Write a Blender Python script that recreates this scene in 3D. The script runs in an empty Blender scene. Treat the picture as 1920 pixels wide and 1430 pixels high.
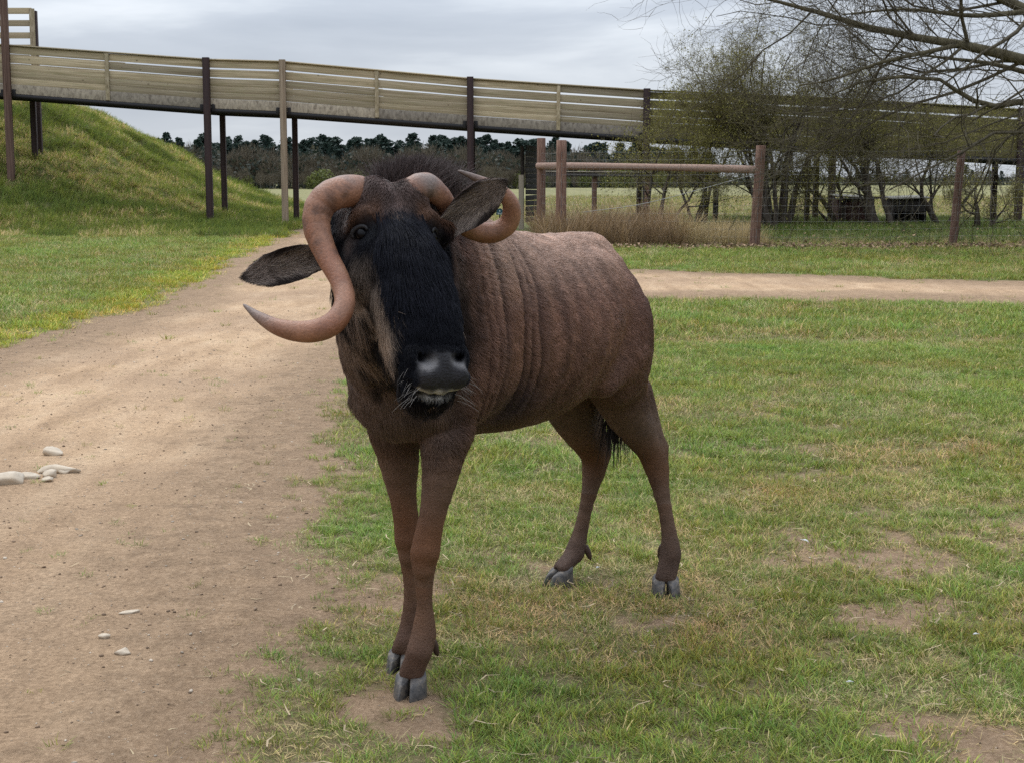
import bpy, bmesh, math, random
import numpy as np
from mathutils import Vector, Matrix
R = math.radians
rng = np.random.default_rng(7)
random.seed(7)
scene = bpy.context.scene
col = scene.collection

# ---------------------------------------------------------------- camera
CAM_H, PITCH, FPX = 1.40, R(7.7), 2774.0          # eye height, downward pitch, focal length in px of a 1920 px wide frame
cam_d = bpy.data.cameras.new('camera')
cam_d.sensor_fit = 'HORIZONTAL'
cam_d.angle = 2 * math.atan(960 / FPX)
cam_d.clip_start, cam_d.clip_end = 0.05, 6000
cam = bpy.data.objects.new('camera', cam_d)
cam.location = (0, 0, CAM_H)
cam.rotation_euler = (math.pi / 2 - PITCH, 0, 0)
col.objects.link(cam)
scene.camera = cam

# ---------------------------------------------------------------- sky, sun, exposure
SUN_EL, SUN_AZ = R(58), R(-35)                     # azimuth from +Y towards +X
world = bpy.data.worlds.new('World')
scene.world = world
world.use_nodes = True
wn, wl = world.node_tree.nodes, world.node_tree.links
wn.clear()
w_out = wn.new('ShaderNodeOutputWorld')
w_bg = wn.new('ShaderNodeBackground')
w_sky = wn.new('ShaderNodeTexSky')
w_sky.sky_type = 'NISHITA'
w_sky.sun_disc = False
w_sky.sun_elevation = SUN_EL
w_sky.sun_rotation = SUN_AZ
w_tc = wn.new('ShaderNodeTexCoord')
w_sep = wn.new('ShaderNodeSeparateXYZ')
wl.new(w_tc.outputs['Generated'], w_sep.inputs[0])
# cloud deck: project the view direction onto a flat layer so that clouds flatten towards the horizon
w_h = wn.new('ShaderNodeMath'); w_h.operation = 'MAXIMUM'; w_h.inputs[1].default_value = 0.0
wl.new(w_sep.outputs['Z'], w_h.inputs[0])
w_h2 = wn.new('ShaderNodeMath'); w_h2.operation = 'ADD'; w_h2.inputs[1].default_value = 0.16
wl.new(w_h.outputs[0], w_h2.inputs[0])
w_dx = wn.new('ShaderNodeMath'); w_dx.operation = 'DIVIDE'
w_dy = wn.new('ShaderNodeMath'); w_dy.operation = 'DIVIDE'
wl.new(w_sep.outputs['X'], w_dx.inputs[0]); wl.new(w_h2.outputs[0], w_dx.inputs[1])
wl.new(w_sep.outputs['Y'], w_dy.inputs[0]); wl.new(w_h2.outputs[0], w_dy.inputs[1])
w_cmb = wn.new('ShaderNodeCombineXYZ')
wl.new(w_dx.outputs[0], w_cmb.inputs[0]); wl.new(w_dy.outputs[0], w_cmb.inputs[1])
w_cmb.inputs[2].default_value = 1.7
w_n1 = wn.new('ShaderNodeTexNoise')
w_n1.inputs['Scale'].default_value = 1.0
w_n1.inputs['Detail'].default_value = 6
w_n1.inputs['Roughness'].default_value = 0.52
w_n1.inputs['Distortion'].default_value = 0.35
wl.new(w_cmb.outputs[0], w_n1.inputs['Vector'])
w_r = wn.new('ShaderNodeValToRGB')
el = w_r.color_ramp.elements
el[0].position = 0.30; el[0].color = (3.7, 4.25, 5.2, 1)
el[1].position = 0.74; el[1].color = (9.6, 10.0, 10.6, 1)
e = el.new(0.50); e.color = (5.3, 5.85, 6.75, 1)
e = el.new(0.60); e.color = (7.2, 7.75, 8.5, 1)
wl.new(w_n1.outputs['Fac'], w_r.inputs[0])
w_mix = wn.new('ShaderNodeMix'); w_mix.data_type = 'RGBA'
w_mix.inputs[0].default_value = 0.93                # overcast: a thin share of clear sky shows through the deck
wl.new(w_sky.outputs[0], w_mix.inputs[6]); wl.new(w_r.outputs[0], w_mix.inputs[7])
# thinner, brighter cloud towards the horizon
w_hz = wn.new('ShaderNodeMapRange')
w_hz.inputs[1].default_value = 0.0; w_hz.inputs[2].default_value = 0.14
w_hz.inputs[3].default_value = 0.62; w_hz.inputs[4].default_value = 0.0
wl.new(w_h.outputs[0], w_hz.inputs[0])
w_mix2 = wn.new('ShaderNodeMix'); w_mix2.data_type = 'RGBA'
w_mix2.inputs[7].default_value = (8.6, 9.1, 9.7, 1)
wl.new(w_hz.outputs[0], w_mix2.inputs[0]); wl.new(w_mix.outputs[2], w_mix2.inputs[6])
# overcast luminance rises steadily from the horizon to the zenith (steeper than a CIE overcast sky, to lift the ground light)
w_zenith = wn.new('ShaderNodeMath'); w_zenith.operation = 'MULTIPLY_ADD'; w_zenith.inputs[1].default_value = 2.9; w_zenith.inputs[2].default_value = 0.74
wl.new(w_h.outputs[0], w_zenith.inputs[0])
w_vm = wn.new('ShaderNodeVectorMath'); w_vm.operation = 'SCALE'
wl.new(w_mix2.outputs[2], w_vm.inputs[0]); wl.new(w_zenith.outputs[0], w_vm.inputs['Scale'])
wl.new(w_vm.outputs[0], w_bg.inputs[0])
w_bg.inputs[1].default_value = 0.078
wl.new(w_bg.outputs[0], w_out.inputs[0])

sun_d = bpy.data.lights.new('sun', 'SUN')
sun_d.energy = 1.5
sun_d.angle = R(45)
sun_d.color = (1.0, 0.965, 0.91)
sun = bpy.data.objects.new('sun', sun_d)
sv = Vector((math.sin(SUN_AZ) * math.cos(SUN_EL), math.cos(SUN_AZ) * math.cos(SUN_EL), math.sin(SUN_EL)))
sun.rotation_euler = sv.to_track_quat('Z', 'Y').to_euler()
sun.location = sv * 50
col.objects.link(sun)
vs = scene.view_settings
vs.view_transform = 'Standard'; vs.look = 'None'; vs.exposure = 0.40; vs.gamma = 1.0
scene.cycles.max_bounces = 4
scene.cycles.diffuse_bounces = 3
scene.cycles.glossy_bounces = 2
scene.cycles.transmission_bounces = 2
scene.cycles.transparent_max_bounces = 8
scene.cycles.use_denoising = False

# ---------------------------------------------------------------- helpers
CP, SP = math.cos(PITCH), math.sin(PITCH)
def at(px, py, Y):
    """Point at forward distance Y that was measured at (px, py) of the 1920 x 1430 survey frame."""
    a, b = (px - 960) / FPX, (715 - py) / FPX
    t = Y / (CP + b * SP)
    return np.array([a * t, Y, CAM_H + t * (-SP + b * CP)])
def ground_at(px, py):
    b = (715 - py) / FPX
    t = CAM_H / (SP - b * CP)
    return np.array([(px - 960) / FPX * t, t * (CP + b * SP), 0.0])
def nrm(v):
    v = np.asarray(v, float)
    return v / np.linalg.norm(v)

def hash3(ix, iy, iz, seed=0):
    h = (ix.astype(np.int64) * 374761393 + iy.astype(np.int64) * 668265263 + iz.astype(np.int64) * 2147483647 + seed * 974711) & 0xffffffff
    h = ((h ^ (h >> 13)) * 1274126177) & 0xffffffff
    h = h ^ (h >> 16)
    return (h & 0xffff) / 65535.0
def vnoise(p, seed=0):
    p = np.asarray(p, float)
    i = np.floor(p).astype(np.int64); f = p - i; f = f * f * (3 - 2 * f)
    o = 0
    for dx in (0, 1):
        for dy in (0, 1):
            for dz in (0, 1):
                w = (f[..., 0] if dx else 1 - f[..., 0]) * (f[..., 1] if dy else 1 - f[..., 1]) * (f[..., 2] if dz else 1 - f[..., 2])
                o = o + w * hash3(i[..., 0] + dx, i[..., 1] + dy, i[..., 2] + dz, seed)
    return o                                        # 0..1
def fbm(p, oct=4, seed=0):
    p = np.asarray(p, float); o = 0; a = 0.5; s = 0
    for k in range(oct):
        o = o + a * vnoise(p * 2 ** k, seed + k); s += a; a *= 0.5
    return o / s
def sstep(x, a, b):
    t = np.clip((x - a) / (b - a), 0, 1)
    return t * t * (3 - 2 * t)
def p2(x, y, z=0.0):
    x = np.asarray(x, float)
    return np.stack([x, np.asarray(y, float), np.zeros_like(x) + z], -1)

def mesh_np(name, verts, faces, smooth=False):
    """faces: (n,3) or (n,4) int array, or a list of several such arrays."""
    if not isinstance(faces, (list, tuple)):
        faces = [faces]
    faces = [np.asarray(f, np.int32) for f in faces if len(f)]
    me = bpy.data.meshes.new(name)
    verts = np.asarray(verts, np.float32)
    me.vertices.add(len(verts)); me.vertices.foreach_set('co', verts.ravel())
    nl = sum(f.size for f in faces); npoly = sum(len(f) for f in faces)
    me.loops.add(nl); me.polygons.add(npoly)
    me.loops.foreach_set('vertex_index', np.concatenate([f.ravel() for f in faces]))
    tot = np.concatenate([np.full(len(f), f.shape[1], np.int32) for f in faces])
    me.polygons.foreach_set('loop_start', np.concatenate([[0], np.cumsum(tot)[:-1]]).astype(np.int32))
    if smooth:
        me.polygons.foreach_set('use_smooth', np.ones(npoly, bool))
    me.update(calc_edges=True)
    return me
def vcol(me, name, rgb):
    a = me.attributes.new(name, 'FLOAT_COLOR', 'POINT')
    c = np.ones((len(rgb), 4), np.float32); c[:, :3] = rgb
    a.data.foreach_set('color', c.ravel())
def link(name, me, mat=None, parent=None):
    o = bpy.data.objects.new(name, me)
    if mat is not None and not me.materials:
        me.materials.append(mat)
    col.objects.link(o)
    if parent is not None:
        o.parent = parent
        o.matrix_parent_inverse = Matrix.Translation(-parent.location) if parent.rotation_euler[2] == 0 else parent.matrix_basis.inverted()
    return o
def tag(o, label=None, cat=None, group=None, kind=None):
    if label: o['label'] = label
    if cat: o['category'] = cat
    if group: o['group'] = group
    if kind: o['kind'] = kind
    return o
def empty(name, loc, label=None, cat=None, group=None):
    o = bpy.data.objects.new(name, None)
    o.location = [float(v) for v in loc]; o.empty_display_size = 0.2
    col.objects.link(o)
    return tag(o, label, cat, group)
def child(name, me, mat, root):
    """A part whose mesh is already in the root's local coordinates."""
    o = bpy.data.objects.new(name, me)
    if mat is not None and not me.materials:
        me.materials.append(mat)
    col.objects.link(o); o.parent = root
    return o
def catmull(pts, n):
    pts = np.asarray(pts, float)
    P = np.vstack([2 * pts[0] - pts[1], pts, 2 * pts[-1] - pts[-2]])
    t = np.linspace(0, len(pts) - 1, n); i = np.minimum(t.astype(int), len(pts) - 2); f = (t - i)[:, None]
    a, b, c, d = P[i], P[i + 1], P[i + 2], P[i + 3]
    return 0.5 * (2 * b + (c - a) * f + (2 * a - 5 * b + 4 * c - d) * f ** 2 + (3 * b - a - 3 * c + d) * f ** 3)
def tube_arrays(path, rad, sides=8, cap=True):
    path = np.asarray(path, float); n = len(path)
    rad = np.broadcast_to(np.asarray(rad, float), (n,))
    T = np.gradient(path, axis=0); T /= np.linalg.norm(T, axis=1)[:, None] + 1e-12
    up = np.array([0, 0, 1.0]) if abs(T[0][2]) < 0.9 else np.array([1.0, 0, 0])
    N = np.zeros_like(T); v = np.cross(T[0], up); N[0] = v / np.linalg.norm(v)
    for i in range(1, n):
        v = N[i - 1] - T[i] * (N[i - 1] @ T[i]); N[i] = v / (np.linalg.norm(v) + 1e-12)
    B = np.cross(T, N)
    ang = np.linspace(0, 2 * np.pi, sides, endpoint=False)
    ring = N[:, None] * np.cos(ang)[None, :, None] + B[:, None] * np.sin(ang)[None, :, None]
    V = (path[:, None] + ring * rad[:, None, None]).reshape(-1, 3)
    i = np.arange(n - 1)[:, None] * sides; j = np.arange(sides)[None]; k = (j + 1) % sides
    F = np.stack([i + j, i + k, i + sides + k, i + sides + j], -1).reshape(-1, 4)
    tris = np.zeros((0, 3), int)
    if cap:
        V = np.vstack([V, path[0], path[-1]]); c0, c1 = n * sides, n * sides + 1
        j = np.arange(sides); k = (j + 1) % sides
        tris = np.vstack([np.stack([k, j, np.full(sides, c0)], -1), np.stack([(n - 1) * sides + j, (n - 1) * sides + k, np.full(sides, c1)], -1)])
    return V, F, tris
def merge(parts):
    """[(V, quads, tris), ...] -> V, [quads, tris]"""
    Vs, Qs, Ts, o = [], [], [], 0
    for V, Q, T in parts:
        Vs.append(V); Qs.append(np.asarray(Q).reshape(-1, 4) + o); Ts.append(np.asarray(T).reshape(-1, 3) + o); o += len(V)
    return np.vstack(Vs), [np.vstack(Qs), np.vstack(Ts)]
def box_arrays(c, e, M=None):
    """box centred at c with half extents e, axes M (rows)"""
    s = np.array([[x, y, z] for x in (-1, 1) for y in (-1, 1) for z in (-1, 1)], float) * np.asarray(e)
    if M is not None: s = s @ np.asarray(M)
    Q = np.array([[0, 1, 3, 2], [4, 6, 7, 5], [0, 4, 5, 1], [2, 3, 7, 6], [0, 2, 6, 4], [1, 5, 7, 3]])
    return s + np.asarray(c), Q, np.zeros((0, 3), int)

class NT:
    """small node-tree writer"""
    def __init__(self, name):
        self.m = bpy.data.materials.new(name); self.m.use_nodes = True
        self.t = self.m.node_tree; self.t.nodes.clear()
        self.out = self.t.nodes.new('ShaderNodeOutputMaterial')
    def n(self, typ, **kw):
        nd = self.t.nodes.new('ShaderNode' + typ)
        for k, v in kw.items():
            if k == 'ins':
                for kk, vv in v.items(): self.set(nd, kk, vv)
            else: setattr(nd, k, v)
        return nd
    def set(self, nd, k, v):
        s = nd.inputs[k]
        if isinstance(v, bpy.types.NodeSocket): self.t.links.new(v, s)
        elif isinstance(v, (tuple, list)) and s.type == 'RGBA' and len(v) == 3: s.default_value = (*v, 1)
        else: s.default_value = v
    def coord(self, kind='Object', scale=(1, 1, 1)):
        c = self.n('TexCoord'); mp = self.n('Mapping', ins={0: c.outputs[kind]}); mp.inputs['Scale'].default_value = scale
        return mp.outputs[0]
    def noise(self, vec, scale, detail=4, rough=0.55, dist=0.0):
        return self.n('TexNoise', ins={'Vector': vec, 'Scale': scale, 'Detail': detail, 'Roughness': rough, 'Distortion': dist}).outputs['Fac']
    def ramp(self, fac, stops):
        r = self.n('ValToRGB', ins={0: fac}); e = r.color_ramp.elements
        while len(e) < len(stops): e.new(0.5)
        for k, (p, c) in enumerate(stops):
            e[k].position = p; e[k].color = (*c, 1) if len(c) == 3 else c
        return r.outputs[0]
    def mix(self, fac, a, b, mode='MIX'):
        m = self.n('Mix', data_type='RGBA', blend_type=mode)
        self.set(m, 0, fac); self.set(m, 6, a if isinstance(a, bpy.types.NodeSocket) else (*a, 1)); self.set(m, 7, b if isinstance(b, bpy.types.NodeSocket) else (*b, 1))
        return m.outputs[2]
    def math(self, op, a, b=0.0, c=0.0):
        m = self.n('Math', operation=op); self.set(m, 0, a); self.set(m, 1, b); self.set(m, 2, c); return m.outputs[0]
    def maprange(self, v, a, b, c=0.0, d=1.0):
        return self.n('MapRange', ins={0: v, 1: a, 2: b, 3: c, 4: d}).outputs[0]
    def bump(self, h, strength=0.3, dist=0.01):
        return self.n('Bump', ins={'Height': h, 'Strength': strength, 'Distance': dist}).outputs[0]
    def attr(self, name, typ='GEOMETRY'):
        return self.n('Attribute', attribute_name=name, attribute_type=typ)
    def bsdf(self, color, rough=0.8, spec=0.3, normal=None, **kw):
        b = self.n('BsdfPrincipled'); self.set(b, 'Base Color', color); self.set(b, 'Roughness', rough); self.set(b, 'Specular IOR Level', spec)
        if normal is not None: self.set(b, 'Normal', normal)
        for k, v in kw.items(): self.set(b, k, v)
        self.t.links.new(b.outputs[0], self.out.inputs[0])
        return self.m
# ================================================================ terrain
MX = np.array([-60, -30, -20, -17.3, -15.9, -15, -13.7, -12.1, -11, -9.3, -7.6, -6.2, -5.0])
MZ = np.array([5.2, 5.0, 4.6, 4.05, 3.95, 3.55, 2.9, 1.85, 1.3, 0.62, 0.30, 0.10, 0.0])
def gz(x, y):
    x = np.asarray(x, float); y = np.asarray(y, float)
    z = 0.020 * (fbm(p2(x, y) * 1.1, 3, 5) - 0.5) * sstep(np.hypot(x + 0.1, y - 4.4), 0.9, 2.0) + 0.010 * (fbm(p2(x, y) * 6, 2, 6) - 0.5) * sstep(np.hypot(x + 0.1, y - 4.4), 0.5, 1.4)
    fy = np.clip((y - 38.3) / 11.7, 0, 1) ** 0.85 * (1 - sstep(y, 55, 78))
    m = np.interp(x + 0.5 * (fbm(p2(x, y) * 0.5, 2, 9) - 0.5), MX, MZ) * fy
    z = z + m + sstep(m, 0.05, 0.4) * 0.55 * (fbm(p2(x, y) * 1.7, 4, 8) - 0.5)
    z = z + 0.22 * sstep(x, 1.0, 3.0) * sstep(y, 31.5, 38)
    return z
# track outline: edges of the lane that runs away from the camera, and the branch to the right
TLy = np.array([0, 11.7, 16.7, 19.3, 30.5, 38.8, 60]); TLx = np.array([-4.3, -4.17, -3.83, -4.03, -5.07, -5.6, -6.2])
_r = np.array([ground_at(*q)[:2] for q in ((330, 1430), (470, 1230), (478, 1050), (515, 900), (560, 810), (608, 730), (650, 660))])
TRy = np.append(np.insert(_r[:, 1], 0, 0.5), [14.5, 16.8, 19.5, 25, 32, 40, 60]); TRx = np.append(np.insert(_r[:, 0], 0, -0.65), [-1.0, -0.3, 1.0, -0.9, -1.8, -2.3, -3.0])
BX = np.array([-3, 0, 2, 4, 6.6, 9, 14, 40]); BYn = np.array([16.4, 17.2, 18.0, 17.9, 17.4, 17.0, 16.4, 14]); BYf = np.array([27, 25, 23.2, 22.0, 20.5, 19.8, 19.2, 17])
def track_sd(x, y):
    """negative on the dirt"""
    xl = np.interp(y, TLy, TLx); xr = np.interp(y, TRy, TRx)
    d1 = np.maximum(xl - x, x - xr)
    d2 = np.maximum(np.interp(x, BX, BYn) - y, y - np.interp(x, BX, BYf)); d2 = np.maximum(d2, -2.6 - x)
    d1 = np.maximum(d1, y - 58)
    d = np.minimum(d1, d2 * 0.6)
    sc = np.interp(y, [3, 12, 40], [1.0, 1.0, 1.6])
    return d + sc * (0.55 * (fbm(p2(x, y) * 1.6, 4, 17) - 0.5) + 0.22 * (fbm(p2(x, y) * 7, 3, 18) - 0.5))
def grid_mesh(name, xs, ys, zf, keep=None):
    X, Y = np.meshgrid(xs, ys, indexing='ij')
    V = np.stack([X, Y, zf(X, Y)], -1).reshape(-1, 3)
    ny = len(ys)
    i = np.arange(len(xs) - 1)[:, None] * ny; j = np.arange(ny - 1)[None]
    Q = np.stack([i + j, i + ny + j, i + ny + j + 1, i + j + 1], -1).reshape(-1, 4)
    if keep is not None:
        k = keep(V)
        Q = Q[k[Q].any(1)]
        used = np.unique(Q); re = np.full(len(V), -1); re[used] = np.arange(len(used)); V = V[used]; Q = re[Q]
    return mesh_np(name, V, Q, True), V
geo = lambda a, b, n: np.geomspace(a, b, n)
xs = np.concatenate([-geo(3000, 34, 22), np.arange(-33, -7, 0.33), np.arange(-7, 7, 0.09), np.arange(7, 33, 0.4), geo(34, 3000, 22)])
ys = np.concatenate([[-60, -20, -5, 0], np.arange(1.5, 13, 0.07), np.arange(13, 60, 0.26), geo(60, 4000, 40)])
me, V = grid_mesh('ground', xs, ys, lambda x, y: gz(x, y) - 0.022 * (track_sd(x, y) < -0.15) * (y < 57))
# how bare the turf is, 0..1, and which kind of sward grows there
def bareness(x, y):
    sd = track_sd(x, y)
    b = 1 - sstep(sd, -0.05, 0.45 + 0.5 * fbm(p2(x, y) * 2, 2, 41))
    worn = sstep(fbm(p2(x, y) * 2.6, 4, 42) + 0.05 * (fbm(p2(x, y) * 14, 2, 45) - 0.5), 0.52, 0.72) * np.interp(y, [3, 5.5, 9, 14], [0.95, 0.75, 0.40, 0.15])
    near = np.exp(-((x + 0.45) / 0.75) ** 2 - ((y - 3.9) / 0.8) ** 2) * 0.5
    return np.clip(np.maximum(b, np.maximum(worn, near * sstep(fbm(p2(x, y) * 5, 3, 43), 0.40, 0.6))), 0, 1)
bare = bareness(V[:, 0], V[:, 1])
fieldm = sstep(V[:, 1], 47, 53) * (1 - sstep(np.interp(V[:, 0], MX, MZ) * (V[:, 1] < 80), 0.1, 0.5))
nearhoof = None
vcol(me, 'zone', np.stack([bare, fieldm, sstep(V[:, 1], 10, 24)], -1))
g = NT('turf_ground')
zn = g.n('SeparateColor', ins={0: g.attr('zone').outputs['Color']})
co = g.coord('Object')
f1, f2, f3 = g.noise(co, 38, 5, 0.65), g.noise(co, 4.5, 4), g.noise(co, 0.35, 4)
soil = g.mix(0.5, g.ramp(g.noise(co, 55, 6, 0.7), [(0.25, (0.160, 0.104, 0.062)), (0.5, (0.262, 0.178, 0.110)), (0.75, (0.372, 0.266, 0.174))]), g.ramp(g.noise(co, 9, 5, 0.6), [(0.3, (0.30, 0.29, 0.28)), (0.7, (0.68, 0.67, 0.66))]), 'OVERLAY')
gr = g.ramp(f1, [(0.25, (0.045, 0.060, 0.014)), (0.5, (0.085, 0.112, 0.027)), (0.75, (0.165, 0.168, 0.060))])
gr = g.mix(g.maprange(f2, 0.42, 0.68), gr, g.ramp(f1, [(0.3, (0.090, 0.082, 0.030)), (0.7, (0.20, 0.175, 0.085))]))
near_gr = g.mix(zn.outputs[2], g.mix(0.45, gr, soil), gr)
fld = g.ramp(g.noise(g.coord('Object', (1, 0.25, 1)), 0.9, 6, 0.65), [(0.25, (0.150, 0.142, 0.060)), (0.5, (0.215, 0.195, 0.092)), (0.75, (0.285, 0.250, 0.135))])
fld = g.mix(g.maprange(f3, 0.45, 0.65), fld, (0.155, 0.162, 0.066))
base = g.mix(zn.outputs[1], near_gr, fld)
bf = g.maprange(g.math('ADD', zn.outputs[0], g.math('MULTIPLY', g.math('SUBTRACT', f1, 0.5), 0.6)), 0.35, 0.65)
base = g.mix(bf, base, soil)
M_ground = g.bsdf(base, 0.95, 0.12, g.bump(g.math('ADD', g.noise(co, 55, 6, 0.7), g.math('MULTIPLY', g.noise(co, 9, 5, 0.6), 1.6)), 0.9, 0.022))
ground = link('ground', me, M_ground); tag(ground, kind='structure')

# ---- dirt track
def track_z(x, y):
    sd = track_sd(x, y)
    rut = 0
    for c, w in ((0.28, 0.16), (0.74, 0.16)):
        xl = np.interp(y, TLy, TLx); xr = np.interp(y, TRy, TRx)
        rut = rut - 0.020 * np.exp(-(((x - xl) / np.maximum(xr - xl, 1) - c) / (w * 0.7)) ** 2) * (y < 15)
    return gz(x, y) + np.clip(-sd * 0.08, -0.03, 0.012) + rut * sstep(-sd, 0.0, 0.4) + 0.016 * (fbm(p2(x, y) * 9, 3, 19) - 0.5) + 0.010 * (fbm(np.stack([x * 9, y * 1.6, 0 * x], -1), 3, 20) - 0.5)
me, V = grid_mesh('dirt_track', np.concatenate([np.arange(-7.4, 0.2, 0.05), np.arange(0.2, 22, 0.16)]), np.concatenate([np.arange(1.5, 12, 0.05), np.arange(12, 59, 0.15)]), track_z, lambda V: track_sd(V[:, 0], V[:, 1]) < 0.06)
sdv = track_sd(V[:, 0], V[:, 1])
vcol(me, 'edge', np.stack([sstep(-sdv, 0.0, 0.9), 0 * sdv, np.interp(V[:, 1], [3, 5, 9], [1, 0.8, 0])], -1))
t = NT('dry_earth')
ze = t.n('SeparateColor', ins={0: t.attr('edge').outputs['Color']})
co = t.coord('Object'); cs_ = t.coord('Object', (1.0, 0.22, 1.0))
f1, f2, f3, f4 = t.noise(co, 55, 6, 0.7), t.noise(cs_, 4.0, 5, 0.6), t.noise(co, 9, 5, 0.6), t.noise(co, 0.55, 3)
c = t.ramp(f2, [(0.28, (0.325, 0.215, 0.128)), (0.5, (0.455, 0.312, 0.192)), (0.72, (0.545, 0.395, 0.255))])
c = t.mix(t.maprange(f4, 0.40, 0.62, 0.0, 0.5), c, (0.285, 0.195, 0.130))
c = t.mix(t.maprange(f3, 0.52, 0.72, 0.0, 0.5), c, (0.175, 0.118, 0.078))
soil2 = t.mix(0.5, t.ramp(f1, [(0.25, (0.160, 0.104, 0.062)), (0.5, (0.262, 0.178, 0.110)), (0.75, (0.372, 0.266, 0.174))]), t.ramp(f3, [(0.3, (0.30, 0.29, 0.28)), (0.7, (0.68, 0.67, 0.66))]), 'OVERLAY')
em = t.maprange(t.math('ADD', ze.outputs[0], t.math('MULTIPLY', t.math('SUBTRACT', f3, 0.5), 1.1)), 0.10, 1.0, 1.0, 0.0)
c = t.mix(em, c, soil2)
c = t.mix(t.math('MULTIPLY', ze.outputs[2], t.maprange(f4, 0.3, 0.6, 0.25, 0.8)), c, soil2)
vor = t.n('TexVoronoi', ins={'Vector': co, 'Scale': 46.0})
peb = t.maprange(vor.outputs['Distance'], 0.12, 0.20, 1.0, 0.0)
sel = t.maprange(t.n('SeparateColor', ins={0: vor.outputs['Color']}).outputs[0], 0.86, 0.90)
pm = t.math('MULTIPLY', peb, sel)
c = t.mix(pm, c, (0.46, 0.37, 0.28))
c = t.mix(t.math('MULTIPLY', t.math('SUBTRACT', 1.0, em), 0.55), c, t.ramp(f1, [(0.3, (0.28, 0.27, 0.26)), (0.7, (0.72, 0.71, 0.69))]), 'OVERLAY')
f5 = t.noise(co, 22, 4, 0.6)
c = t.mix(t.math('MULTIPLY', t.math('SUBTRACT', 1.0, em), t.maprange(f5, 0.60, 0.70, 0.0, 0.45)), c, (0.150, 0.100, 0.064))
f6 = t.noise(co, 150, 3, 0.7)
c = t.mix(0.35, c, t.ramp(f6, [(0.3, (0.33, 0.33, 0.32)), (0.7, (0.74, 0.74, 0.73))]), 'OVERLAY')
h = t.math('ADD', t.math('ADD', f1, t.math('MULTIPLY', f3, 1.6)), t.math('ADD', t.math('MULTIPLY', pm, 0.8), f5))
M_dirt = t.bsdf(c, 0.95, 0.12, t.bump(h, 0.85, 0.020))
track = link('dirt_track', me, M_dirt); tag(track, kind='structure')

# ================================================================ grass: instanced tufts (nobody could count it)
gm = NT('grass_blade')
bc = gm.attr('col').outputs['Color']; tn = gm.attr('tint', 'INSTANCER').outputs['Color']
b1 = gm.n('BsdfPrincipled'); gm.set(b1, 'Base Color', gm.mix(1.0, bc, tn, 'MULTIPLY')); gm.set(b1, 'Roughness', 0.6); gm.set(b1, 'Specular IOR Level', 0.25)
tr = gm.n('BsdfTranslucent', ins={'Color': gm.mix(1.0, bc, tn, 'MULTIPLY')})
ms_ = gm.n('MixShader', ins={0: 0.28}); gm.t.links.new(b1.outputs[0], ms_.inputs[1]); gm.t.links.new(tr.outputs[0], ms_.inputs[2])
gm.t.links.new(ms_.outputs[0], gm.out.inputs[0]); M_grass = gm.m
tuft_col = bpy.data.collections.new('grass_tufts')
def tuft(nb, rad, h0, h1, wid, lean, straw, seed, straw_len=1.0):
    r = np.random.default_rng(seed)
    ang = r.uniform(0, 2 * np.pi, nb); rr = rad * np.sqrt(r.random(nb))
    root = np.stack([rr * np.cos(ang), rr * np.sin(ang), np.full(nb, -0.004)], -1)
    st = r.random(nb) < straw
    H = r.uniform(h0, h1, nb) * np.where(st, straw_len, 1)
    ln = r.uniform(0.1, 1.0, nb) * lean * np.where(st, 1.6, 1); a2 = ang + r.normal(0, 1.0, nb)
    d = np.stack([np.cos(a2), np.sin(a2), np.zeros(nb)], -1)
    side = np.stack([-np.sin(a2 + r.normal(0, .5, nb)), np.cos(a2), np.zeros(nb)], -1); side /= np.linalg.norm(side, axis=1)[:, None]
    W = wid * r.uniform(0.6, 1.3, nb)
    q = np.array([0, 0.45, 0.8, 1.0]); wq = np.array([0.8, 1.0, 0.6, 0.0])
    th = np.clip(ln, 0, 1.45)
    V = []
    for k in range(4):
        t_ = q[k]
        horiz = H * (np.sin(th) * t_ ** 1.4 + 0.25 * t_ ** 2.5); vert = H * (np.cos(th) * t_ - 0.12 * t_ ** 3)
        c = root + d * horiz[:, None] + np.array([0, 0, 1.0]) * np.maximum(vert, 0.003)[:, None]
        if k < 3: V += [c - side * (W * wq[k] / 2)[:, None], c + side * (W * wq[k] / 2)[:, None]]
        else: V.append(c)
    V = np.stack(V, 1); o = np.arange(nb)[:, None] * 7
    Q = np.vstack([o + [0, 1, 3, 2], o + [2, 3, 5, 4]]); T = o + [4, 5, 6]
    gcol = np.array([0.150, 0.212, 0.046]) * r.uniform(0.55, 1.35, nb)[:, None] * np.stack([r.uniform(0.8, 1.35, nb), np.ones(nb), r.uniform(0.6, 1.3, nb)], -1)
    scol = np.array([0.42, 0.345, 0.190]) * r.uniform(0.5, 1.3, nb)[:, None]
    c = np.where(st[:, None], scol, gcol)
    me = mesh_np('tuft', V.reshape(-1, 3), [Q, T], True)
    vcol(me, 'col', np.repeat(c, 7, 0))
    me.materials.append(M_grass)
    o = bpy.data.objects.new('grass_tuft_source', me); tuft_col.objects.link(o)
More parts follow.
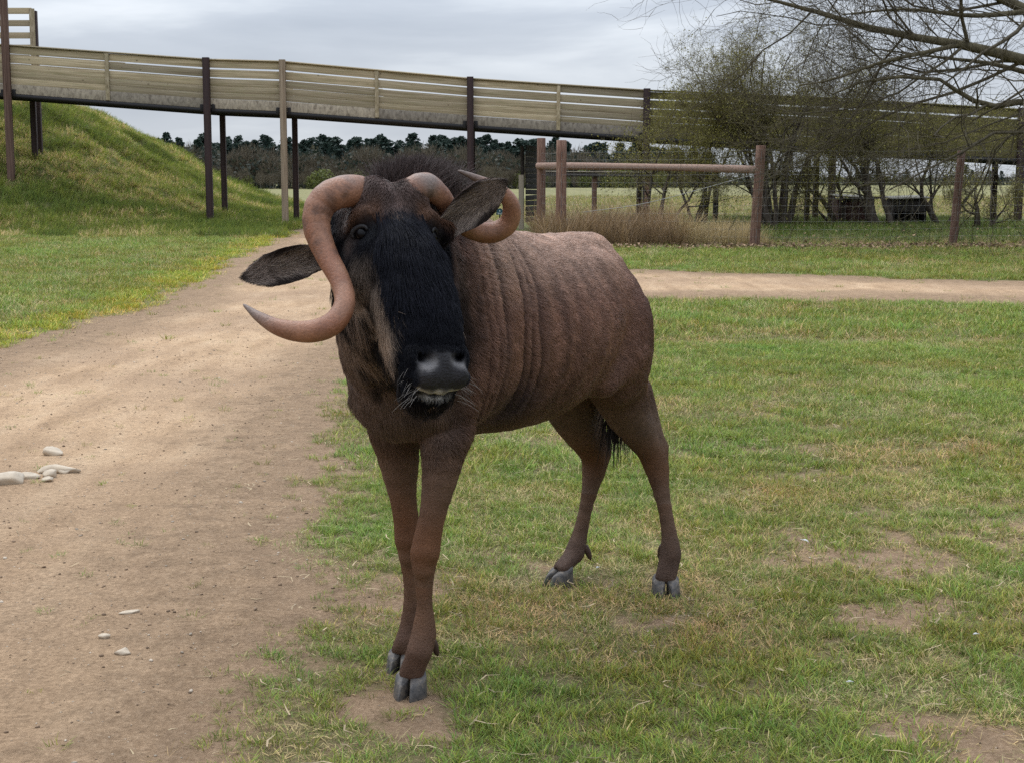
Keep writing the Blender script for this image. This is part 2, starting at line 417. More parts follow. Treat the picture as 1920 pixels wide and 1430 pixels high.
specs = [(26, 0.045, 0.018, 0.050, 0.0030, 1.15, 0.10, 1), (24, 0.05, 0.020, 0.055, 0.0030, 1.25, 0.16, 2), (22, 0.045, 0.015, 0.040, 0.0032, 1.3, 0.22, 3), (30, 0.04, 0.025, 0.065, 0.0030, 1.0, 0.06, 4),
         (20, 0.06, 0.020, 0.050, 0.0026, 1.45, 0.60, 5), (14, 0.07, 0.025, 0.070, 0.0024, 1.5, 0.95, 6),          # 4, 5: dead
         (30, 0.10, 0.10, 0.24, 0.007, 0.85, 0.22, 7), (30, 0.10, 0.08, 0.20, 0.007, 1.2, 0.38, 8),                # 6, 7: rank bank grass
         (16, 0.12, 0.35, 1.05, 0.0065, 0.30, 1.0, 9), (14, 0.15, 0.25, 0.85, 0.0065, 0.60, 1.0, 10)]                # 8, 9: tall dry stems
for sp in specs: tuft(*sp)
def scatter_gn(name, label, pts, idx, scl, tint, coll, rots=None):
    n = len(pts)
    me = bpy.data.meshes.new(name); me.vertices.add(n); me.vertices.foreach_set('co', np.asarray(pts, np.float32).ravel())
    a = me.attributes.new('idx', 'INT', 'POINT'); a.data.foreach_set('value', np.asarray(idx, np.int32))
    a = me.attributes.new('scl', 'FLOAT', 'POINT'); a.data.foreach_set('value', np.asarray(scl, np.float32))
    if rots is None: rots = np.column_stack([rng.normal(0, 0.12, n), rng.normal(0, 0.12, n), rng.uniform(0, 6.283, n)])
    a = me.attributes.new('rot', 'FLOAT_VECTOR', 'POINT'); a.data.foreach_set('vector', np.asarray(rots, np.float32).ravel())
    a = me.attributes.new('tint', 'FLOAT_COLOR', 'POINT'); c = np.ones((n, 4), np.float32); c[:, :3] = tint; a.data.foreach_set('color', c.ravel())
    me.update()
    o = bpy.data.objects.new(name, me); col.objects.link(o)
    tag(o, label, None, None, 'stuff')
    ng = bpy.data.node_groups.new(name + '_scatter', 'GeometryNodeTree')
    ng.interface.new_socket('Geometry', in_out='INPUT', socket_type='NodeSocketGeometry'); ng.interface.new_socket('Geometry', in_out='OUTPUT', socket_type='NodeSocketGeometry')
    N = ng.nodes; gi, go = N.new('NodeGroupInput'), N.new('NodeGroupOutput')
    ci = N.new('GeometryNodeCollectionInfo'); ci.inputs[0].default_value = coll; ci.inputs['Separate Children'].default_value = True; ci.inputs['Reset Children'].default_value = True
    ip = N.new('GeometryNodeInstanceOnPoints'); ip.inputs['Pick Instance'].default_value = True
    def na(nm, typ):
        q = N.new('GeometryNodeInputNamedAttribute'); q.data_type = typ; q.inputs['Name'].default_value = nm; return q.outputs['Attribute']
    e2r = N.new('FunctionNodeEulerToRotation'); L = ng.links
    L.new(gi.outputs[0], ip.inputs['Points']); L.new(ci.outputs[0], ip.inputs['Instance']); L.new(na('idx', 'INT'), ip.inputs['Instance Index'])
    L.new(na('rot', 'FLOAT_VECTOR'), e2r.inputs[0]); L.new(e2r.outputs[0], ip.inputs['Rotation']); L.new(na('scl', 'FLOAT'), ip.inputs['Scale'])
    L.new(ip.outputs[0], go.inputs[0])
    md = o.modifiers.new('scatter', 'NODES'); md.node_group = ng
    return o
def view_pts(n, y0, y1, margin=0.7):
    """random ground points over the strip the place shows, y0..y1"""
    yy = np.sqrt(rng.uniform(y0 ** 2, y1 ** 2, n)); xx = rng.uniform(-1, 1, n) * (yy * 0.352 + margin)
    return xx, yy
def tints(x, y):
    a = fbm(p2(x, y) * 0.9, 3, 61); b = fbm(p2(x, y) * 3.3, 3, 62)
    t = np.stack([0.95 + 0.65 * b, 0.95 + 0.50 * a, 0.80 + 0.4 * a], -1) * rng.uniform(0.75, 1.25, len(x))[:, None]
    yel = np.exp(-((track_sd(x, y) - 0.45) / 0.45) ** 2) * sstep(y, 8, 12) * (x < -2)
    t = t * (1 + np.stack([0.50 * yel, 0.28 * yel, -0.3 * yel], -1))
    return t
# near and middle turf
P_, I_, S_, T_ = [], [], [], []
for n, y0, y1, s0, s1 in ((32000, 2.9, 7.0, 0.55, 0.95), (34000, 7.0, 13, 0.8, 1.25), (30000, 13, 24, 1.3, 2.1), (30000, 24, 40, 1.7, 2.6)):
    x, y = view_pts(n, y0, y1)
    b = bareness(x, y); keep = rng.random(n) > np.clip(b * 1.12, 0, 0.992)
    for hx_, hy_ in ((-0.285, 3.91), (-0.325, 4.12), (0.53, 4.90), (0.15, 5.03)): keep &= np.hypot(x - hx_, y - hy_) > 0.060
    keep &= ~((x > 1.0) & (y > 33.0)) & (np.interp(x, MX, MZ) * np.clip((y - 38.3) / 11.7, 0, 1) < 0.12)
    x, y = x[keep], y[keep]
    P_.append(np.stack([x, y, gz(x, y)], -1))
    dead = sstep(fbm(p2(x, y) * 1.7, 3, 63) + 0.10 * (y < 6.5) + 0.25 * (fbm(p2(x, y) * 9, 2, 64) - 0.5), 0.42, 0.70)
    r = rng.random(len(x))
    I_.append(np.where(r < dead * 0.65, rng.integers(4, 6, len(x)), rng.integers(0, 4, len(x))))
    sd = track_sd(x, y)
    S_.append(rng.uniform(s0, s1, len(x)) * np.interp(sd, [0, 0.8], [0.75, 1.0]))
    T_.append(tints(x, y))
scatter_gn('grass', 'short grazed green grass growing beside the dirt track', np.vstack(P_), np.concatenate(I_), np.concatenate(S_), np.vstack(T_), tuft_col)
# rank grass of the bank
n = 42000
x = rng.uniform(-23, -4.6, n); y = rng.uniform(37.0, 60, n)
m = np.interp(x, MX, MZ) * np.clip((y - 38.3) / 11.7, 0, 1)
k = (m > 0.03) | ((y < 39.5) & (rng.random(n) < 0.5)); k &= track_sd(x, y) > 0.4; x, y, m = x[k], y[k], m[k]
z = gz(x, y)
a = fbm(p2(x, y) * 0.7, 3, 66)
tint = np.stack([0.60 + 1.35 * a, 0.80 + 0.85 * a, 0.8 + 0.6 * a], -1) * rng.uniform(0.75, 1.3, len(x))[:, None]
rots = np.column_stack([rng.normal(-0.35, 0.2, len(x)), rng.normal(0.3, 0.2, len(x)), rng.uniform(-0.8, 0.8, len(x))])
scatter_gn('bank_grass', 'rank tussocky grass covering the steep bank', np.stack([x, y, z], -1), np.where(rng.random(len(x)) < sstep(a, 0.35, 0.7), 7, 6), rng.uniform(0.7, 1.5, len(x)), tint, tuft_col, rots)
# grass and dry stems under the fence
n = 9000
x = rng.uniform(1.2, 14, n); y = rng.uniform(32.6, 47, n)
scatter_gn('verge_grass', 'green grass growing beneath the hawthorns behind the wire fence', np.stack([x, y, gz(x, y)], -1), rng.integers(6, 8, n), rng.uniform(0.5, 1.1, n), np.tile([0.66, 0.76, 0.50], (n, 1)) * rng.uniform(0.6, 1.3, n)[:, None], tuft_col)
n = 1700
x = np.where(rng.random(n) < 0.72, rng.uniform(0.6, 5.6, n), rng.uniform(5.4, 12.5, n)); y = np.where(x < 5.5, rng.uniform(31.6, 35.4, n), rng.uniform(31.0, 33.0, n))
sc = np.where(x < 3.9, rng.uniform(0.6, 1.35, n), np.where(x < 5.5, rng.uniform(0.35, 0.8, n), rng.uniform(0.12, 0.35, n)))
tint = np.where((x < 3.7)[:, None], np.array([0.62, 0.50, 0.47]), np.array([0.95, 0.86, 0.75])) * rng.uniform(0.55, 1.25, n)[:, None]
scatter_gn('dry_grass', 'tall dry brown stems standing along the post and wire fence', np.stack([x, y, gz(x, y)], -1), rng.integers(8, 10, n), sc, tint, tuft_col)
# field stubble beyond the walkway
n = 16000
x, y = view_pts(n, 47, 110, 2)
k = (np.interp(x, MX, MZ) < 0.05) & (track_sd(x, y) > 0.3); x, y = x[k], y[k]
scatter_gn('field_grass', 'pale dry meadow grass of the open field beyond the walkway', np.stack([x, y, gz(x, y)], -1), rng.integers(6, 8, len(x)), rng.uniform(0.8, 1.6, len(x)), np.array([1.45, 1.20, 1.35]) * rng.uniform(0.8, 1.2, len(x))[:, None], tuft_col)
# ================================================================ timber and steel
def wood_mat(name, stops, grain=(0.35, 1.5, 1.5), scale=3.0, moss=None, rough=0.85):
    n = NT(name); oi = n.n('ObjectInfo')
    tc = n.n('TexCoord')
    off = n.n('VectorMath', operation='SCALE', ins={0: oi.outputs['Location'], 'Scale': 3.7})
    ad = n.n('VectorMath', operation='ADD', ins={0: tc.outputs['Object'], 1: off.outputs[0]})
    rnd = n.n('VectorMath', operation='ADD', ins={0: ad.outputs[0], 1: n.n('CombineXYZ', ins={0: n.math('MULTIPLY', oi.outputs['Random'], 91.0), 1: 0.0, 2: n.math('MULTIPLY', oi.outputs['Random'], 37.0)}).outputs[0]})
    mp = n.n('Mapping', ins={0: rnd.outputs[0]}); mp.inputs['Scale'].default_value = grain
    f = n.noise(mp.outputs[0], scale, 6, 0.62, 0.6); f2 = n.noise(rnd.outputs[0], 2.2, 4)
    c = n.ramp(f, stops)
    c = n.mix(0.6, c, n.ramp(oi.outputs['Random'], [(0.0, (0.27, 0.27, 0.28)), (0.5, (0.52, 0.50, 0.46)), (1.0, (0.74, 0.71, 0.66))]), 'OVERLAY')
    vo = n.n('TexVoronoi', ins={'Vector': n.n('Mapping', ins={0: rnd.outputs[0], 'Scale': (3.4, 0.33, 0.33)}).outputs[0], 'Scale': 1.0})
    c = n.mix(n.maprange(vo.outputs['Distance'], 0.05, 0.10, 0.65, 0.0), c, (0.085, 0.058, 0.035))
    if moss: c = n.mix(n.maprange(f2, moss[0], moss[1], 0.0, moss[2]), c, moss[3])
    return n.bsdf(c, rough, 0.2, n.bump(f, 0.35, 0.01))
M_board = wood_mat('weathered_board', [(0.28, (0.19, 0.145, 0.088)), (0.5, (0.355, 0.288, 0.190)), (0.72, (0.49, 0.420, 0.305))], moss=(0.48, 0.72, 0.5, (0.20, 0.185, 0.085)))
M_mossy_shaded = wood_mat('mossy_shaded_board', [(0.28, (0.075, 0.062, 0.030)), (0.5, (0.135, 0.112, 0.052)), (0.72, (0.20, 0.168, 0.085))], moss=(0.42, 0.62, 0.75, (0.100, 0.095, 0.022)))  # mossy boards, with the shade of trees and twigs put into the darker colour
M_fascia = wood_mat('stained_fascia', [(0.28, (0.13, 0.105, 0.080)), (0.5, (0.285, 0.245, 0.195)), (0.72, (0.40, 0.345, 0.27))], grain=(5, 1, 0.25), scale=3.0)
M_postw = wood_mat('bleached_post', [(0.28, (0.12, 0.085, 0.060)), (0.5, (0.235, 0.180, 0.130)), (0.72, (0.33, 0.27, 0.205))], grain=(1.1, 1.1, 0.7))
M_fpost = wood_mat('treated_post', [(0.28, (0.060, 0.028, 0.022)), (0.5, (0.155, 0.088, 0.066)), (0.72, (0.30, 0.215, 0.165))], grain=(16, 16, 0.9), scale=4)
M_dpost = wood_mat('dark_treated_post', [(0.28, (0.040, 0.022, 0.018)), (0.5, (0.095, 0.058, 0.046)), (0.72, (0.17, 0.115, 0.092))], grain=(1.1, 1.1, 0.7), scale=4)
M_rail = wood_mat('peeled_rail', [(0.28, (0.15, 0.085, 0.065)), (0.5, (0.30, 0.20, 0.155)), (0.72, (0.42, 0.32, 0.255))], grain=(0.8, 16, 16), scale=4)
M_dkwood = wood_mat('tarred_board', [(0.28, (0.020, 0.017, 0.016)), (0.5, (0.050, 0.044, 0.042)), (0.72, (0.105, 0.095, 0.088))])
n = NT('rusty_steel'); f = n.noise(n.coord('Object', (1, 1, 0.5)), 7, 6, 0.65)
M_rust = n.bsdf(n.ramp(f, [(0.3, (0.016, 0.010, 0.011)), (0.55, (0.036, 0.018, 0.017)), (0.78, (0.085, 0.036, 0.022))]), 0.65, 0.35, n.bump(f, 0.3, 0.01))
M_beam = NT('black_steel').bsdf((0.012, 0.010, 0.010), 0.6, 0.3)
n = NT('galvanised_wire'); M_wire = n.bsdf((0.22, 0.22, 0.21), 0.45, 0.5)

BOXMESH = {}
def unit_box(kind, mat, bevel=0.0):
    """box -1..1, bevelled a little; shared by all alike pieces"""
    key = (kind, mat.name)
    if key not in BOXMESH:
        V, Q, T = box_arrays((0, 0, 0), (1, 1, 1))
        me = mesh_np(kind, V, Q); me.materials.append(mat); BOXMESH[key] = me
    return BOXMESH[key]
def piece(name, root, mat, a, b, hw_, hh, yaw_axis='y'):
    """board from a to b (root-local), half thickness hw_ (Y), half height hh, as a unit box scaled into place"""
    a = np.asarray(a, float); b = np.asarray(b, float); d = b - a; L = np.linalg.norm(d)
    o = bpy.data.objects.new(name, unit_box(name, mat)); col.objects.link(o); o.parent = root
    o.location = (a + b) / 2
    o.rotation_euler = (0, -math.asin(d[2] / L), math.atan2(d[1], d[0]))
    o.scale = (L / 2, hw_, hh)
    return o
def upright(name, root, mat, x, y, z0, z1, hx, hy, lean=0.0):
    o = bpy.data.objects.new(name, unit_box(name, mat)); col.objects.link(o); o.parent = root
    o.location = (x + lean * (z1 - z0) / 2, y, (z0 + z1) / 2); o.scale = (hx, hy, (z1 - z0) / 2); o.rotation_euler = (0, math.atan(lean), 0)
    return o

# ---- elevated walkway
WY, WD = 43.0, 2.0
ST = [(-330, 62, 160), (18, 84, 183), (390, 111, 211), (532, 115, 217), (882, 147, 242), (1212, 169, 264), (1562, 184, 285), (1915, 205, 306), (2260, 226, 326), (2600, 248, 346)]
wk = empty('elevated_walkway', (0, WY, 0), 'long timber walkway with boarded sides raised on tall posts', 'walkway')
sx = np.array([at(a, 200, WY)[0] for a, b, c in ST]); zt = np.array([at(a, b, WY)[2] for a, b, c in ST]); zb = np.array([at(a, c, WY)[2] for a, b, c in ST])
ROWS = [(0.030, 0.168), (0.196, 0.340), (0.372, 0.498), (0.503, 0.622), (0.628, 0.742)]     # boards as shares of the side's height, open slots between
jr = random.Random(3)
for i in range(len(ST) - 1):
    x0, x1 = sx[i], sx[i + 1]
    nsub = 1 if (x1 - x0) < 3 else 2
    for k in range(nsub):
        fa, fb = k / nsub, (k + 1) / nsub
        xa, xb = x0 + (x1 - x0) * fa, x0 + (x1 - x0) * fb
        ta, tb = zt[i] + (zt[i + 1] - zt[i]) * fa, zt[i] + (zt[i + 1] - zt[i]) * fb
        ba, bb = zb[i] + (zb[i + 1] - zb[i]) * fa, zb[i] + (zb[i + 1] - zb[i]) * fb
        mossy_shaded = (xa + xb) / 2 > at(1190, 0, WY)[0]
        mat = M_mossy_shaded if mossy_shaded else M_board
        ge = 0.006
        for r, (q0, q1) in enumerate(ROWS):
            w0 = q0 + jr.uniform(-0.006, 0.006); w1 = q1 + jr.uniform(-0.006, 0.006)
            if r == 3 and jr.random() < 0.3: w0 += 0.010
            qa = (w0 + w1) / 2; hh = (w1 - w0) / 2
            sag = jr.uniform(-0.006, 0.006)
            piece('board', wk, mat, (xa + ge, jr.uniform(-0.004, 0.004), ta + (ba - ta) * qa + sag), (xb - ge, 0, tb + (bb - tb) * qa - sag), 0.019, hh * (ta - ba))
            # far side
            qr = qa - ((ta + tb) / 2 - 0.6 - CAM_H) / WY * WD / (ta - ba)
            if r > 0:
                piece('board', wk, mat, (xa + ge, WD, ta + (ba - ta) * (qr + 0.005)), (xb - ge, WD, tb + (bb - tb) * (qr + 0.005)), 0.019, hh * (ta - ba))
        piece('handrail', wk, mat, (xa + 0.002, 0, ta - 0.018), (xb - 0.002, 0, tb - 0.018), 0.065, 0.024)
        piece('handrail', wk, mat, (xa + 0.002, WD, ta - 0.018), (xb - 0.002, WD, tb - 0.018), 0.065, 0.024)
        qa = 0.835
        piece('fascia', wk, M_mossy_shaded if mossy_shaded else M_fascia, (xa + ge, -0.012, ta + (ba - ta) * qa), (xb - ge, -0.012, tb + (bb - tb) * qa), 0.024, 0.090 * (ta - ba))
        if k == 1: upright('batten', wk, mat, xa, -0.052, ba + 0.13, ta - 0.05, 0.055, 0.022)
    xa, xb = x0, x1
    for yy in (0.0, WD):
        piece('beam', wk, M_beam, (xa + 0.003, yy, zb[i] + 0.045), (xb - 0.003, yy, zb[i + 1] + 0.045), 0.055, 0.058)
    piece('deck', wk, M_dkwood, (xa + 0.003, WD / 2, zb[i] + 0.15), (xb - 0.003, WD / 2, zb[i + 1] + 0.15), WD / 2 - 0.06, 0.030)
for i, (a, b, c) in enumerate(ST):
    mat = M_postw if i == 3 else M_rust
    hx = 0.092 if i != 3 else 0.085
    top = zt[i] + 0.03 if i != 1 else zt[i] + 3.2
    for j, yy in enumerate((-0.075, WD + 0.05)):
        xx = sx[i] + (0.0 if j == 0 else 0.0)
        g0 = float(gz(xx, WY + yy)) - 0.2
        upright('post', wk, (M_rust if j or i != 3 else mat) if i != 1 or j else M_dpost, xx, yy - (0.05 if j == 0 else -0.05), g0, top if (j == 0) else zb[i] + 0.1, hx if j == 0 else 0.078, 0.085 if j == 0 else 0.075)
# bolts where beam meets post
for i in range(1, 7):
    for s in (-1, 1):
        upright('bracket', wk, M_beam, sx[i] + s * 0.16, -0.062, zb[i] + 0.02, zb[i] + 0.22, 0.05, 0.014)

# ---- upper return of the walkway above the bank
up_w = empty('upper_landing', (0, 45.6, 0), 'slatted timber railing of the upper landing above the grassy bank', 'railing')
xr = at(62, 60, 45.6)[0]; xl = xr - 6.0
for k in range(6):
    z = at(40, 21 + 23 * k, 45.6)[2]
    piece('slat', up_w, M_board, (xl, 0, z), (xr - 0.02, 0, z), 0.02, 0.090)
upright('post', up_w, M_board, xr, -0.05, at(62, 130, 45.6)[2] - 0.2, at(62, 17, 45.6)[2], 0.075, 0.03)
upright('post', up_w, M_rust, xr, 0.12, float(gz(xr, 45.7)) - 0.2, at(62, 17, 45.6)[2] - 0.05, 0.09, 0.09)
upright('post', up_w, M_rust, xl + 0.5, 0.12, float(gz(xl + 0.5, 45.7)) - 0.2, at(62, 17, 45.6)[2] - 0.05, 0.09, 0.09)
piece('beam', up_w, M_beam, (xl, 0.0, at(40, 146, 45.6)[2]), (xr, 0.0, at(40, 146, 45.6)[2]), 0.05, 0.06)

# ---- fence: round posts, one heavy rail, wire netting
def round_post(name, root, mat, x, y, z0, z1, r, lean=(0, 0), seed=0, sides=14):
    z = np.linspace(z0, z1, 9); q = (z - z0) / (z1 - z0)
    P = np.stack([x + lean[0] * (z - z0), y + lean[1] * (z - z0), z], -1)
    rr = r * (1.06 - 0.10 * q + 0.03 * (vnoise(np.stack([q * 5, q * 0 + seed, q * 0], -1), 4) - 0.5))
    rr = np.append(rr, r * 0.86); P = np.vstack([P, P[-1] + [0, 0, 0.008]])
    V, F, T = tube_arrays(P, rr, sides)
    return child(name, mesh_np(name, V, [F, T], True), mat, root)
FY = {1015: 35.0, 1053: 33.5, 1427: 31.4, 1800: 32.2, 2170: 33.0}
fe = empty('wire_fence', (0, 32, 0), 'tall wire netting fence on thick reddish round posts with one heavy rail', 'fence')
FP = []
for k, (px, top, r, ln) in enumerate(((1015, 260, 0.105, 0.0), (1053, 264, 0.118, 0.004), (1427, 274, 0.105, 0.045), (1803, 284, 0.085, 0.055), (2170, 290, 0.085, 0.0))):
    Y = FY[1800 if px == 1803 else px]; t_ = at(px, top, Y); g0 = float(gz(t_[0], Y))
    x0 = t_[0] - ln * (t_[2] - g0)
    round_post('post', fe, M_fpost, x0 - ln * 0.3, Y - 32, g0 - 0.3, t_[2], r, (ln, 0), k)
    FP.append((x0, Y, g0, t_[2], ln))
ra, rb = at(1015, 312, 34.85), at(1424, 319, 31.4)
q = np.linspace(0, 1, 24)[:, None]; P = ra * (1 - q) + rb * q; P = np.vstack([ra * 1.02 - rb * 0.02, P]) - [0, 32, 0]
P[:, 1] -= 0.04; P[:, 2] += 0.02 * np.sin(np.linspace(0, 3.1, 25))
V, F, T = tube_arrays(P, 0.078 + 0.006 * np.sin(np.linspace(0, 9, 25)), 12)
child('rail', mesh_np('rail', V, [F, T], True), M_rail, fe)
parts = []
for (xa, ya, ga, ta, la), (xb, yb, gb, tb, lb) in zip(FP[:-1], FP[1:]):
    L = math.hypot(xb - xa, yb - ya); nv = int(L / 0.15)
    for k in range(nv + 1):
        f = k / nv; x, y = xa + (xb - xa) * f, ya + (yb - ya) * f - 0.13 - 32
        h_ = min(ta - ga, 2.1); g_ = ga + (gb - ga) * f
        zz = np.linspace(0.05, h_ - 0.05, 6)
        wob = 0.008 * np.sin(zz * 5 + k)
        parts.append(tube_arrays(np.stack([x + la * (1 - f) * zz + lb * f * zz + wob, y + 0 * zz, g_ + zz], -1), 0.0016, 3, False))
    for k in range(13):
        z = 0.06 + k * 0.165
        f = np.linspace(0, 1, 12); sag = -0.02 * np.sin(f * np.pi)
        parts.append(tube_arrays(np.stack([xa + (xb - xa) * f + (la * (1 - f) + lb * f) * z, ya + (yb - ya) * f - 0.13 - 32, ga + (gb - ga) * f + z + sag], -1), 0.0017, 3, False))
V, F = merge(parts)
o = child('wire_netting', mesh_np('wire_netting', V, F), M_wire, fe)
# sagging stay wire
a_, b_ = np.array(FP[2][:2]), np.array(FP[1][:2])
pw = catmull([[FP[2][0], FP[2][1] - 32.1, 1.55], [FP[2][0] - 2.2, -0.3, 0.95], [FP[2][0] - 3.6, 0.6, 0.72]], 14)
V, F, T = tube_arrays(pw, 0.006, 4); child('stay_wire', mesh_np('stay_wire', V, [F, T]), M_wire, fe)

# ---- dark slatted screen seen almost edge-on
sc_ = empty('slatted_screen', (*at(996, 420, 44.0)[:2], 0.1), 'dark weathered slatted timber screen standing at the end of the fence', 'screen')
hgt = at(996, 270, 44.0)[2] - 0.1
ns = 14
for k in range(ns):
    z = 0.10 + (hgt - 0.16) * (k + 0.5) / ns
    piece('slat', sc_, M_dkwood, (-0.16, -0.55, z + jr.uniform(-.01, .01)), (0.16, 0.55, z + jr.uniform(-.01, .01)), 0.016, (hgt - 0.2) / ns * 0.46)
upright('post', sc_, M_dkwood, 0.24, -0.62, -0.2, hgt + 0.06, 0.06, 0.06)
upright('post', sc_, M_dkwood, -0.26, 0.62, -0.2, hgt - 0.05, 0.055, 0.055)
upright('post', sc_, M_fascia, -0.30, -0.45, -0.2, hgt * 0.62, 0.075, 0.02)
q = np.linspace(0, 1, 8)
V, F, T = tube_arrays(np.stack([0.30 - 0.16 * q + 0.05 * q ** 2, -0.72 + 0 * q, hgt - 0.15 - 0.85 * q], -1), 0.022, 6)
child('loose_batten', mesh_np('loose_batten', V, [F, T], True), M_rail, sc_)
# ---- low rail behind the netting
rf = empty('rail_fence', (*at(1100, 420, 42.0)[:2], 0.12), 'low dark post and rail barrier behind the dry stems', 'fence')
x0 = at(1010, 0, 42)[0] - rf.location[0]; x1 = at(1225, 0, 42)[0] - rf.location[0]; zr = at(1100, 327, 42)[2] - 0.12
piece('rail', rf, M_dkwood, (x0, 0, zr), (x1, 0, zr - 0.03), 0.05, 0.055)
piece('capping', rf, M_fascia, (x0, 0, zr + 0.075), (x1, 0, zr + 0.045), 0.07, 0.016)
for f in (0.02, 0.5, 0.97): upright('post', rf, M_fpost, x0 + (x1 - x0) * f, 0.11, -0.25, zr + 0.02, 0.07, 0.05)
# ---- timber posts under the walkway, among the trees
for px, top, bot, mat, nm, lab in ((1512, 292, 412, M_rust, 'timber_stake', 'thin reddish stake standing between the two thick hawthorn stems'), (1341, 352, 420, M_beam, 'short_post', 'short black post beside the small forked hawthorn')):
    b_ = at(px, bot, 41.0); r_ = empty(nm, (b_[0], 41.0, float(gz(b_[0], 41.0))), lab, 'post')
    h_ = at(px, top, 41.0)[2] - r_.location[2]
    round_post('shaft', r_, mat, 0, 0, -0.2, h_, 0.075, (0.004, 0), 5)
    if nm == 'short_post': piece('cap', r_, M_dkwood, (-0.09, 0, h_ + 0.015), (0.09, 0, h_ + 0.015), 0.09, 0.016)
    else: piece('cleat', r_, M_dkwood, (-0.1, -0.085, h_ * 0.8), (0.1, -0.085, h_ * 0.8), 0.015, 0.04)

# ---- rusty boxes left under the trees
n = NT('rusted_sheet'); f = n.noise(n.coord('Object'), 6, 6, 0.7)
M_sheet = n.bsdf(n.ramp(f, [(0.3, (0.022, 0.014, 0.014)), (0.5, (0.060, 0.030, 0.026)), (0.75, (0.120, 0.062, 0.046))]), 0.85, 0.2, n.bump(f, 0.4, 0.02))
M_lid = NT('pale_lid').bsdf((0.24, 0.235, 0.205), 0.8, 0.2)
def old_box(px0, px1, top, Y, dep, label, dark, tilt):
    a, b = at(px0, top, Y), at(px1, top, Y); g0 = float(gz(a[0], Y)); w = (b[0] - a[0]); h = a[2] - g0
    r = empty('feed_bunker', ((a[0] + b[0]) / 2, Y, g0), label, 'feed box')
    m = M_sheet if not dark else M_dkwood
    t_ = 0.02
    for nm, c, e in (('side_panel', (-w / 2 + t_, dep / 2, h / 2), (t_, dep / 2, h / 2)), ('side_panel', (w / 2 - t_, dep / 2, h / 2), (t_, dep / 2, h / 2)),
                     ('back_panel', (0, dep - t_, h / 2), (w / 2 - 2 * t_ - .002, t_, h / 2 - 0.004)), ('floor_panel', (0, dep / 2, 0.06), (w / 2 - 2 * t_ - .002, dep / 2 - 2 * t_, t_))):
        o = bpy.data.objects.new(nm, unit_box(nm, m)); col.objects.link(o); o.parent = r; o.location = c; o.scale = e
    fh = h * (0.42 if dark else 0.86)
    o = bpy.data.objects.new('front_panel', unit_box('front_panel', m)); col.objects.link(o); o.parent = r; o.location = (0, t_ * 0.9, fh / 2 + (h - fh) * (0.0 if not dark else 0.9)); o.scale = (w / 2 - 2 * t_ - .002, t_, fh / 2)
    o = bpy.data.objects.new('lid', unit_box('lid', M_lid)); col.objects.link(o); o.parent = r; o.location = (0, dep / 2 - 0.03, h + 0.045); o.scale = (w / 2 + 0.06, dep / 2 + 0.08, 0.022); o.rotation_euler = (0.05, tilt, 0)
old_box(1572, 1640, 372, 40.5, 0.8, 'rusty sheet metal feed box with pale lid under the hawthorns', False, 0.04)
old_box(1676, 1738, 374, 40.0, 0.8, 'black open-fronted feed box with pale lid under the hawthorns', True, -0.03)

# ---- small blue sign
s0 = at(937, 404, 45.0)
sg = empty('round_top_sign', (s0[0], 45.0, float(gz(s0[0], 45.0))), 'small blue round topped sign on a short stake in the field', 'sign')
zc_ = at(937, 398, 45)[2] - sg.location[2]
ang = np.linspace(0, np.pi, 14); pr = np.vstack([np.stack([0.105 * np.cos(ang), 0.105 * np.sin(ang)], -1), [[-0.105, -0.085], [0.105, -0.085]]])
nn_ = len(pr); V = np.vstack([np.column_stack([pr[:, 0], np.full(nn_, -0.006), pr[:, 1] + zc_]), np.column_stack([pr[:, 0], np.full(nn_, 0.006), pr[:, 1] + zc_])])
bm = bmesh.new(); vv = [bm.verts.new(v) for v in V]; bm.faces.new(vv[:nn_][::-1]); bm.faces.new(vv[nn_:])
for k in range(nn_): bm.faces.new([vv[k], vv[(k + 1) % nn_], vv[nn_ + (k + 1) % nn_], vv[nn_ + k]])
me = bmesh.new
mm = bpy.data.meshes.new('plate'); bm.normal_update(); bm.to_mesh(mm); bm.free()
child('plate', mm, NT('blue_plate').bsdf((0.020, 0.095, 0.125), 0.5, 0.4), sg)
upright('stake', sg, M_dkwood, 0, 0.03, -0.2, zc_ + 0.03, 0.02, 0.02)
M_wht = NT('white_print').bsdf((0.55, 0.62, 0.62), 0.6, 0.3)
upright('emblem', sg, M_wht, 0, -0.009, zc_ + 0.01, zc_ + 0.055, 0.022, 0.002)
piece('caption', sg, M_wht, (-0.075, -0.009, zc_ - 0.035), (0.075, -0.009, zc_ - 0.035), 0.002, 0.011)
piece('caption', sg, M_wht, (-0.06, -0.009, zc_ - 0.063), (0.06, -0.009, zc_ - 0.063), 0.002, 0.008)
